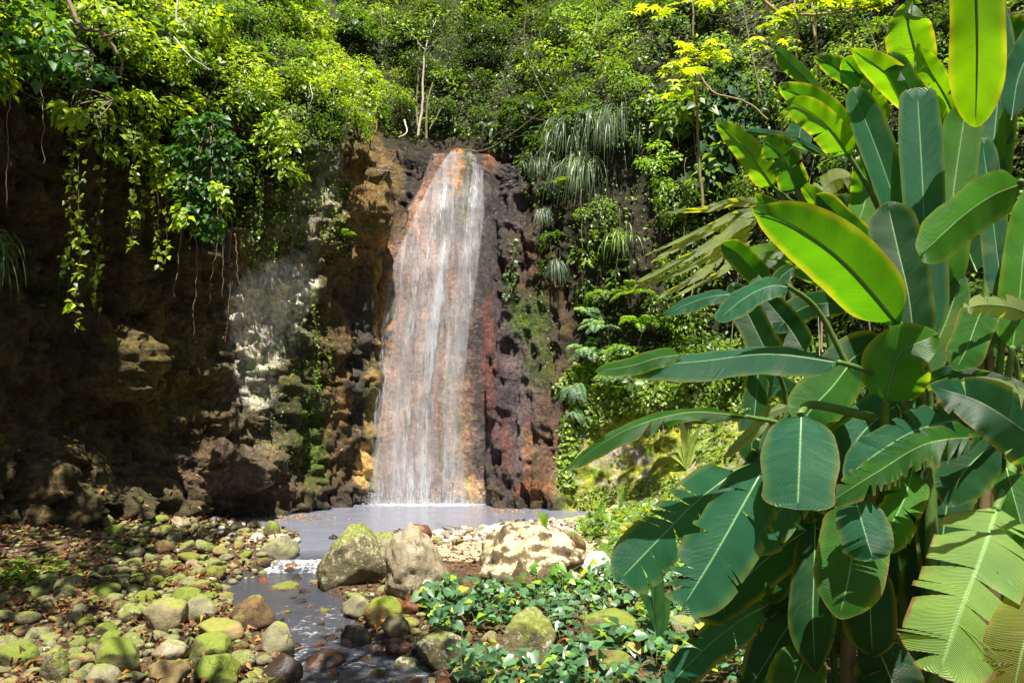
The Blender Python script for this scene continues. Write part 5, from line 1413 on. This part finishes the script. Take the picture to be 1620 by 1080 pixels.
# -- tall upright plant
A = plant(1470, 1060, 4.9, 'tallest banana plant with upright blades glowing yellow green against the light', [
    ([(1480, 1150, 4.9), (1475, 900, 4.9), (1468, 640, 4.9)], .055, .03, ST1), ([(1510, 1150, 5.1), (1520, 850, 5.1), (1505, 600, 5.1)], .05, .028, ST1),
    ([(1440, 1150, 5.2), (1430, 800, 5.2), (1440, 560, 5.1)], .05, .028, ST1), ([(1560, 1150, 5.2), (1575, 800, 5.2), (1560, 500, 5.2)], .05, .028, ST2),
    ([(1490, 1150, 5.4), (1490, 800, 5.4), (1480, 500, 5.4)], .045, .025, ST2)])
LA = [ # pts base->tip, width, kwargs
 ([(1427, 520, 4.45), (1345, 425, 4.15), (1268, 365, 3.9), (1205, 336, 3.75)], 112, dict(col=LG, blunt=.15, tipc=.42, fold=.16, roll=-6, petiole=[(1452, 590, 4.7), (1462, 680, 4.85)], wav=.008)),
 ([(1466, 560, 4.7), (1464, 400, 4.75), (1458, 260, 4.85), (1452, 158, 4.95)], 68, dict(col=BG, fold=-.16, tipc=.07, blunt=1.2, roll=6, petiole=[(1470, 640, 4.8)], wav=.004)),
 ([(1450, 470, 5.0), (1425, 350, 5.0), (1392, 250, 5.05), (1355, 155, 5.1)], 58, dict(col=BG, fold=-.35, tipc=.14, roll=14, petiole=[(1462, 560, 4.95)], wav=.004)),
 ([(1497, 480, 5.0), (1503, 360, 4.95), (1513, 270, 4.9), (1527, 178, 4.85)], 66, dict(col=LG, fold=.08, tipc=.12, petiole=[(1495, 560, 5.0)], wav=.005)),
 ([(1540, -190, 4.0), (1543, -80, 4.15), (1546, 60, 4.35), (1544, 184, 4.6)], 88, dict(col=YG, fold=.06, roll=4, tipc=.22, seed=3, wav=.012)),
 ([(1462, 130, 5.3), (1445, 70, 5.15), (1436, 30, 5.05), (1445, -2, 5.0)], 66, dict(col=YG, fold=.05, tipc=.35, petiole=[(1475, 230, 5.4), (1480, 420, 5.4)], seed=4, tears=1)),
 ([(1500, 205, 5.3), (1450, 160, 5.15), (1400, 115, 5.0), (1355, 82, 4.9)], 56, dict(col=YG, fold=.12, petiole=[(1510, 330, 5.3), (1500, 500, 5.3)], seed=5, roll=-8)),
 ([(1498, 240, 5.2), (1470, 190, 5.1), (1440, 140, 5.0), (1412, 92, 4.95)], 48, dict(col=MG, fold=.2, seed=6, roll=20, tipc=.2, petiole=[(1510, 350, 5.2)])),
 ([(1520, 215, 5.3), (1500, 160, 5.2), (1470, 110, 5.1), (1452, 70, 5.05)], 40, dict(col=YG, fold=.1, seed=7, roll=-5, tears=1)),
 ([(1352, 228, 5.4), (1320, 190, 5.3), (1280, 158, 5.2), (1238, 138, 5.1)], 50, dict(col=LG, fold=.1, seed=8, petiole=[(1390, 290, 5.5), (1430, 420, 5.5)])),
 ([(1345, 250, 5.3), (1320, 212, 5.2), (1285, 180, 5.1), (1246, 160, 5.0)], 56, dict(col=YG, fold=.1, seed=9, tears=2, petiole=[(1390, 330, 5.4), (1430, 450, 5.4)])),
 ([(1300, 150, 5.6), (1270, 118, 5.5), (1245, 95, 5.4), (1228, 75, 5.35)], 32, dict(col=LG, fold=.3, seed=10, roll=25, petiole=[(1350, 210, 5.7), (1400, 350, 5.7)])),
 ([(1380, 170, 5.5), (1355, 130, 5.4), (1320, 105, 5.35), (1292, 92, 5.3)], 34, dict(col=MG, fold=.2, seed=11, petiole=[(1420, 270, 5.6), (1450, 420, 5.5)])),
 ([(1382, 150, 5.5), (1365, 125, 5.4), (1350, 108, 5.35), (1338, 95, 5.3)], 42, dict(col=LG, fold=.1, seed=12, petiole=[(1420, 250, 5.6)])),
 ([(1400, 200, 5.45), (1385, 170, 5.4), (1378, 145, 5.35), (1384, 120, 5.3)], 40, dict(col=YG, fold=.1, seed=13)),
 ([(1225, 298, 5.6), (1200, 262, 5.5), (1172, 225, 5.45), (1138, 196, 5.4)], 46, dict(col=YG, fold=.08, seed=14, tipc=.4, petiole=[(1262, 330, 5.7), (1350, 430, 5.6), (1430, 560, 5.4)])),
 ([(1262, 305, 5.5), (1250, 270, 5.4), (1235, 245, 5.35), (1212, 222, 5.3)], 54, dict(col=MG, fold=.12, seed=15, tears=3, petiole=[(1300, 360, 5.6)])),
 ([(1312, 250, 5.6), (1270, 228, 5.5), (1230, 214, 5.4), (1185, 208, 5.35)], 16, dict(col=BG, fold=.5, seed=16)),
 ([(1262, 248, 6.0), (1264, 225, 6.0), (1266, 205, 6.0), (1268, 186, 6.0)], 42, dict(col=BG, fold=-.1, seed=17, tipc=.3)),
 ([(1620, 290, 4.2), (1570, 310, 4.15), (1520, 345, 4.1), (1462, 398, 4.05)], 86, dict(col=LG, fold=.22, seed=18, roll=-20, petiole=[(1680, 340, 4.4), (1640, 520, 4.6)], droop=.1)),
 ([(1448, 560, 4.6), (1438, 470, 4.6), (1422, 400, 4.65), (1406, 330, 4.7)], 78, dict(col=DG, fold=-.12, seed=19, tipc=.12, petiole=[(1462, 650, 4.8)])),
 ([(1398, 420, 4.9), (1370, 385, 4.85), (1335, 350, 4.8), (1298, 313, 4.75)], 42, dict(col=DG, fold=-.3, seed=20, tipc=.15, petiole=[(1440, 520, 5.0)])),
 ([(1590, 480, 4.8), (1580, 420, 4.85), (1570, 340, 4.9), (1555, 230, 5.0)], 44, dict(col=BG, fold=-.2, seed=21, tipc=.15, petiole=[(1580, 600, 4.9)])),
 ([(1565, 330, 5.2), (1572, 230, 5.25), (1580, 120, 5.3), (1575, -10, 5.4)], 60, dict(col=BG, fold=-.15, seed=22, petiole=[(1560, 450, 5.2), (1550, 600, 5.2)])),
 ([(1575, 420, 5.2), (1580, 350, 5.2), (1588, 260, 5.2), (1592, 182, 5.2)], 26, dict(col=YG, fold=-.2, seed=23, tipc=.15)),
 ([(1600, 190, 5.0), (1612, 120, 5.0), (1640, 60, 5.0), (1670, 0, 5.0)], 54, dict(col=BG, fold=-.2, seed=24)),
 ([(1600, 560, 4.6), (1612, 480, 4.6), (1622, 380, 4.65), (1640, 300, 4.7)], 62, dict(col=LG, fold=-.15, seed=25, petiole=[(1580, 680, 4.8)])),
 ([(1400, 640, 4.5), (1412, 590, 4.4), (1428, 555, 4.3), (1476, 532, 4.2)], 108, dict(col=LG, fold=.15, seed=26, roll=-10, petiole=[(1400, 740, 4.7)], tipc=.5)),
 ([(1462, 600, 4.9), (1475, 560, 4.9), (1500, 500, 4.9), (1520, 440, 4.95)], 50, dict(col=MG, fold=.1, seed=27)),
 ([(1560, 470, 4.3), (1545, 510, 4.25), (1530, 550, 4.2), (1515, 580, 4.2)], 60, dict(col=MG, fold=.1, seed=28, dry=.98)),
 ([(1640, 500, 4.2), (1600, 486, 4.15), (1560, 482, 4.1), (1530, 486, 4.1)], 40, dict(col=PL, fold=.4, seed=29, tears=3, dry=.97)),
 ([(1545, 430, 5.2), (1530, 390, 5.3), (1515, 330, 5.3), (1510, 240, 5.3)], 60, dict(col=DG, fold=.1, seed=30)),
 ([(1640, 130, 5.4), (1630, 90, 5.4), (1600, 60, 5.4), (1580, 40, 5.4)], 70, dict(col=MG, fold=.1, seed=31)),
]
for i, (p, w, k) in enumerate(LA):
    k.setdefault('seed', 40 + i); banana_leaf(A, p, w, **k)
# -- lower, spreading plant at the left
B_ = plant(1290, 1060, 4.9, 'low spreading banana plant with blue green blades drooping left over the ground cover', [
    ([(1340, 1150, 4.9), (1350, 900, 5.0), (1400, 720, 5.1)], .05, .03, ST2), ([(1300, 1150, 5.1), (1290, 950, 5.2), (1270, 760, 5.2)], .045, .025, ST1),
    ([(1380, 1150, 5.1), (1370, 950, 5.2), (1350, 700, 5.3)], .045, .025, ST2)])
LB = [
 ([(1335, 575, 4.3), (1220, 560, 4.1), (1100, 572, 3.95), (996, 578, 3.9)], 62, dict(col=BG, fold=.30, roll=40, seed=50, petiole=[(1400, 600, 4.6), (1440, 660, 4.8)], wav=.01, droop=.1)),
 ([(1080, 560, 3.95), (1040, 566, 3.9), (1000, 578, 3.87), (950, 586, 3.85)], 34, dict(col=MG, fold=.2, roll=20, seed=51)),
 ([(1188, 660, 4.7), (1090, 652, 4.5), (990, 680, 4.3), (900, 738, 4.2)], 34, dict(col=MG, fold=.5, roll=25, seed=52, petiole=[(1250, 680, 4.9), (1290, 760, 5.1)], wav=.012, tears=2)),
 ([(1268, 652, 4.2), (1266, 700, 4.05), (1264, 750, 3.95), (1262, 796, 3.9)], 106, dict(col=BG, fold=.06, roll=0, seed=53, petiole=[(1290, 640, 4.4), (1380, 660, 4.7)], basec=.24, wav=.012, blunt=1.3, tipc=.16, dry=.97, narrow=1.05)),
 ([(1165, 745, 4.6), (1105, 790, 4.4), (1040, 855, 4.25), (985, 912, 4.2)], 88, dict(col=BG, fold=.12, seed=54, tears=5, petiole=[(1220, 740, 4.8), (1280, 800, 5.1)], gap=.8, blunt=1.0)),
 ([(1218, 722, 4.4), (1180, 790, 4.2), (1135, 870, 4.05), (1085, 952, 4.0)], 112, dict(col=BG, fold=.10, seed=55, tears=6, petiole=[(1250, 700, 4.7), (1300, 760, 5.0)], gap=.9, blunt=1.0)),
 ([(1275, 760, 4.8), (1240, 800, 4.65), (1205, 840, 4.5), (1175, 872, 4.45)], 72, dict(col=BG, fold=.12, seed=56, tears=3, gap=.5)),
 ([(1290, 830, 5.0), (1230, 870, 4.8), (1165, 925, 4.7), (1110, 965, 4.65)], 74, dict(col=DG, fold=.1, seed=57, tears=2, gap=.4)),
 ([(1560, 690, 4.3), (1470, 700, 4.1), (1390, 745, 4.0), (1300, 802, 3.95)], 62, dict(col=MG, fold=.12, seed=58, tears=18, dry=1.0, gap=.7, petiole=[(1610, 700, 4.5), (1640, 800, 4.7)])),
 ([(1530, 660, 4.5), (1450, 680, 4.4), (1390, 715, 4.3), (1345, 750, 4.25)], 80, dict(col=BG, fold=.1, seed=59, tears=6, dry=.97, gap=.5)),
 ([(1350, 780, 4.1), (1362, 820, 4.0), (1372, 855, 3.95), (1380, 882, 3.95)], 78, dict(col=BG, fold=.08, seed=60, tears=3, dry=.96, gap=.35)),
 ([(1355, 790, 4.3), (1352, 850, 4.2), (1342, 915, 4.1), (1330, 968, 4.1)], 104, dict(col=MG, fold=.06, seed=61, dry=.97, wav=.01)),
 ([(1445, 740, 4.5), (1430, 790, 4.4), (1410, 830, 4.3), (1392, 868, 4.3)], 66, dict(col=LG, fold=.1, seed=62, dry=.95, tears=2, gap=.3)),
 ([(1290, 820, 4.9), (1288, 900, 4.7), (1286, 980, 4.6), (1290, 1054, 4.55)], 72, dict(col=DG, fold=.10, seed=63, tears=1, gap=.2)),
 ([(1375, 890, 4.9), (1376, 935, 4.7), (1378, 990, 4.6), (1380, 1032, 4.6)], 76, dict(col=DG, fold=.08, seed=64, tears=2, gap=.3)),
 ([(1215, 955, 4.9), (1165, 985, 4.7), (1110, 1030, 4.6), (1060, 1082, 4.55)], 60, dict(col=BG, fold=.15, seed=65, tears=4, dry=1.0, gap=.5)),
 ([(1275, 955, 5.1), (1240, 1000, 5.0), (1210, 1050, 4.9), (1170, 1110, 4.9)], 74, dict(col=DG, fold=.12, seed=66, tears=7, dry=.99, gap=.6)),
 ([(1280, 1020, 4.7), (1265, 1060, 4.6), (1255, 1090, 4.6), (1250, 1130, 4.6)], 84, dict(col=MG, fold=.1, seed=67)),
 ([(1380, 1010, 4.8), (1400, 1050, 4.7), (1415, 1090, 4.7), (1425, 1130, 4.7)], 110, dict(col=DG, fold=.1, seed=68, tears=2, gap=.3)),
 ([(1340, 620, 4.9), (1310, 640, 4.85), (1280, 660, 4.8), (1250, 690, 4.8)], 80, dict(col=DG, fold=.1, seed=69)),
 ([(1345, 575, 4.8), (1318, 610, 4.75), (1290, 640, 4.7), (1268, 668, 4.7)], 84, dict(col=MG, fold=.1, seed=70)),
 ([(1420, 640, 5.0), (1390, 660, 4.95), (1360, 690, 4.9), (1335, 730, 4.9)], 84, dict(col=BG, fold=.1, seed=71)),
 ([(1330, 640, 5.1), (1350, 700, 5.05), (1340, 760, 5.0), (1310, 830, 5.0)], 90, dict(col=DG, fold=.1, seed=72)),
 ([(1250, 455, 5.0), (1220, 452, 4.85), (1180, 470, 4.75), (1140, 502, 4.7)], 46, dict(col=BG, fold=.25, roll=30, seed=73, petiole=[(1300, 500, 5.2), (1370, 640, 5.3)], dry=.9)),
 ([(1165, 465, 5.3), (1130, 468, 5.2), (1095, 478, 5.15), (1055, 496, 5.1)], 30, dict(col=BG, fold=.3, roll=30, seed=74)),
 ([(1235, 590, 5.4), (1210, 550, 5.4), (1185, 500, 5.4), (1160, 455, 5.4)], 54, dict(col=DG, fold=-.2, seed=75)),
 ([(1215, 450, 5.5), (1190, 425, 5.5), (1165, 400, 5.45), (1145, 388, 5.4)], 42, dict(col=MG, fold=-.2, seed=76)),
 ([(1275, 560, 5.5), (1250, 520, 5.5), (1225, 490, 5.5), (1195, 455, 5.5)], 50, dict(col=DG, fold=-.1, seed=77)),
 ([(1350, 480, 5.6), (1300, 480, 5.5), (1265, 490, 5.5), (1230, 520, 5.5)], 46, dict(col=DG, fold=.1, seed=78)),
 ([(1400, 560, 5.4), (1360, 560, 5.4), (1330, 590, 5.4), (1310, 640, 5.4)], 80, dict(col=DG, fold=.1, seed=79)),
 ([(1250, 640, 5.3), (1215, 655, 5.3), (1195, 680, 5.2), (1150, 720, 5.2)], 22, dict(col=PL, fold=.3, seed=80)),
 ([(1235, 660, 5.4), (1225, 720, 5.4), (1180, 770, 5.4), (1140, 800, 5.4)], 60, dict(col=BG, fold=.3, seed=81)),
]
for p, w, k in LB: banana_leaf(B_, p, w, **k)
# -- plant at the right edge
C_ = plant(1600, 1060, 4.2, 'banana plant at the right edge with torn yellowing blades hanging down', [
    ([(1600, 1150, 4.5), (1600, 900, 4.6), (1590, 700, 4.7)], .055, .03, ST2), ([(1540, 1150, 4.8), (1550, 950, 4.8), (1560, 760, 4.8)], .05, .03, ST2)])
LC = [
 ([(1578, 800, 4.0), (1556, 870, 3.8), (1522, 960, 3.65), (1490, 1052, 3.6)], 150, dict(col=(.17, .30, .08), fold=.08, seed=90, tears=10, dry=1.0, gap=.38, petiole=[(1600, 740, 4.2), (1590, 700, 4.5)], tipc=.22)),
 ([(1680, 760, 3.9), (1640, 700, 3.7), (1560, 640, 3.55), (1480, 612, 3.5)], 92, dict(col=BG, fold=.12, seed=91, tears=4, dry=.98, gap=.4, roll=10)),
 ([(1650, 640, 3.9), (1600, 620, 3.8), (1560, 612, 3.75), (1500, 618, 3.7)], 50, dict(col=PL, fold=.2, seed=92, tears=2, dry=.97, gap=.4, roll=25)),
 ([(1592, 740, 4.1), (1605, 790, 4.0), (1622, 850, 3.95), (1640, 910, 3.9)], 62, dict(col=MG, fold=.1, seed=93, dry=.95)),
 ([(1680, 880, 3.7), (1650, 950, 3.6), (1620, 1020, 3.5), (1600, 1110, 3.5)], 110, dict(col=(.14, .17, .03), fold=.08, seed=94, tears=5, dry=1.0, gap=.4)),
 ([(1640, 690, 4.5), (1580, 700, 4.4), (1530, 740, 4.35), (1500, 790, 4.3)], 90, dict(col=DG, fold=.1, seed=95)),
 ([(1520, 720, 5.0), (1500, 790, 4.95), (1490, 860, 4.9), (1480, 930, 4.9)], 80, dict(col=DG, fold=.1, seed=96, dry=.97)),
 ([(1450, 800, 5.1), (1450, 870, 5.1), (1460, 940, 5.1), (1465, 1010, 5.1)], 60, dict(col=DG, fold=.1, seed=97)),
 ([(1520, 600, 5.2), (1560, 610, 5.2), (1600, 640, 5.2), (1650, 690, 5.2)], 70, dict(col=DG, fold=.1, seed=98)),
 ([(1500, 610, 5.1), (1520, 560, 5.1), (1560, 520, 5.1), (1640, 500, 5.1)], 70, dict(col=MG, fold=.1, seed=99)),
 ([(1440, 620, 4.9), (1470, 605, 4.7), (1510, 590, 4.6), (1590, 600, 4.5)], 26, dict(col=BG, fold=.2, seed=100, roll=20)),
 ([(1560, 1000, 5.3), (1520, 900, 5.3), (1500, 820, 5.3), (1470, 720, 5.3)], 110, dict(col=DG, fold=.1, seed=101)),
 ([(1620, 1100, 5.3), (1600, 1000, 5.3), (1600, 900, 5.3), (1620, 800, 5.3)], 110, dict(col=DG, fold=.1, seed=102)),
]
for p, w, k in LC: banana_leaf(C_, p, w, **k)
rb_ = np.random.RandomState(77)
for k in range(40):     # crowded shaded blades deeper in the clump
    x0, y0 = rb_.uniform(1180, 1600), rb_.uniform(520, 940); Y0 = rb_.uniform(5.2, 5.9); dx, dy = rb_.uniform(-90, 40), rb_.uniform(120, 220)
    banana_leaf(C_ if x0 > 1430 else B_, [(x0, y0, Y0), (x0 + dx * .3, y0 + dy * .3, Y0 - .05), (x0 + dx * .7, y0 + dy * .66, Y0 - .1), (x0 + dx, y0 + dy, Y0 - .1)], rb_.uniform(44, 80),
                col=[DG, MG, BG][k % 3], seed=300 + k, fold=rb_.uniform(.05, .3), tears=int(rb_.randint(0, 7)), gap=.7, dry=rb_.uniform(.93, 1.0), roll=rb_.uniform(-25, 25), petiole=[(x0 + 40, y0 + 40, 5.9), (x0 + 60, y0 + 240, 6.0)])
# -- farther plant with the shredded pale blade
D_ = plant(1250, 620, 7.2, 'farther banana plant with one pale blade shredded into long hanging strips', [([(1300, 900, 7.4), (1290, 640, 7.3), (1240, 420, 7.2)], .06, .03, ST1), ([(1330, 900, 7.6), (1320, 600, 7.5), (1290, 400, 7.4)], .05, .03, ST1)])
strips = [((1215, 325), (1120, 330), (1060, 336)), ((1215, 330), (1110, 370), (1035, 412)), ((1210, 335), (1120, 360), (1030, 400)), ((1205, 345), (1110, 395), (1010, 450)), ((1200, 352), (1105, 415), (1000, 460)),
          ((1195, 365), (1120, 425), (1045, 470)), ((1210, 340), (1130, 385), (1020, 440)), ((1190, 380), (1140, 430), (1070, 468))]
for i, (a, b, c) in enumerate(strips):
    m = ((a[0] + b[0]) / 2, (a[1] + b[1]) / 2 - 8)
    banana_leaf(D_, [(*a, 7.1), (*m, 6.95), (*b, 6.8), (*c, 6.6)], 17, col=PL, fold=.1, seed=110 + i, roll=-15 + 9 * i % 20, tears=3 if i % 2 else 0, dry=.92, gap=.5, tipc=.7)
for i, (p, w, c) in enumerate([([(1290, 420, 7.3), (1255, 380, 7.2), (1230, 340, 7.1), (1200, 312, 7.0)], 34, MG), ([(1300, 420, 7.4), (1310, 370, 7.4), (1300, 330, 7.4), (1270, 290, 7.3)], 44, YG), ([(1300, 400, 7.4), (1350, 360, 7.4), (1370, 310, 7.4), (1360, 260, 7.3)], 50, LG),
        ([(1280, 430, 7.2), (1240, 400, 7.1), (1200, 400, 7.0), (1150, 420, 6.9)], 26, YG), ([(1290, 330, 7.4), (1300, 300, 7.4), (1320, 285, 7.4), (1345, 280, 7.4)], 40, PL), ([(1260, 420, 7.0), (1235, 440, 6.9), (1225, 480, 6.8), (1220, 520, 6.8)], 30, DG),
        ([(1330, 470, 7.3), (1300, 440, 7.3), (1260, 420, 7.2), (1210, 410, 7.1)], 36, MG), ([(1280, 650, 7.4), (1250, 620, 7.3), (1220, 610, 7.2), (1180, 630, 7.1)], 40, BG), ([(1400, 340, 7.6), (1340, 330, 7.5), (1290, 340, 7.5), (1240, 370, 7.4)], 50, DG)]):
    banana_leaf(D_, p, w, col=c, seed=130 + i, fold=.15, tears=3 if i in (4, 8) else 0, dry=.9 if i != 4 else 1.0, petiole=None)
# ------------------------------------------------------------------ unseen tree added overhead; its crown is shaped to shade lower right and left
root = empty('shade_tree', (-3.4, -1.2, 0)); tag(root, 'unseen leafy tree added above the viewer to shade the stream and banks', 'tree')
mb = MB(); tube(mb, spline([(-3.4, -1.2, -.6), (-3.2, -.6, 3), (-2.6, .8, 6), (-1.4, 2.6, 7.6)], 24), .17, .08, 10, (.14, .11, .07))
for e in ((.6, 3.0, 7.9), (-3.0, 4.4, 7.9), (-1.0, 5.0, 8.2), (-5.2, 5.2, 8.4), (.2, 1.2, 7.6)):
    tube(mb, bez((-2.2, 1.5, 6.8), (-1.8, 2.8, 8.0), e, 12), .06, .015, 6, (.14, .11, .07))
localise(mb.build('trunk', M_WOOD), root)
mb = MB()
for k in range(46):
    c = np.array([RS.uniform(-2.6, 2.6), RS.uniform(1.0, 4.6), RS.uniform(7.0, 8.2)])
    if c[0] > .9: continue
    if fbm(c[None] * .8 + 9, 2)[0] < -.12: continue
    r = RS.uniform(.3, .55); clump(mb, c, (r, r, r * .5), 60, .2, MD, BR, (0, 0, 1), 'leaf', .5, .3, .1)
for k in range(105):  # unseen leaf clumps set over the left to dapple wall and gravel
    c = np.array([RS.uniform(-10.5, -4.2), RS.uniform(3.6, 9.4), RS.uniform(9.0, 10.2)])
    if fbm(c[None] * .7 + 19, 2)[0] < -.2 or (c[1] > 7.4 and c[0] < -5.6 and RS.rand() < .7): continue
    r = RS.uniform(.35, .6); clump(mb, c, (r, r, r * .5), 60, .22, MD, BR, (0, 0, 1), 'leaf', .55, .3, .1)
localise(mb.build('crown', M_LEAF), root)
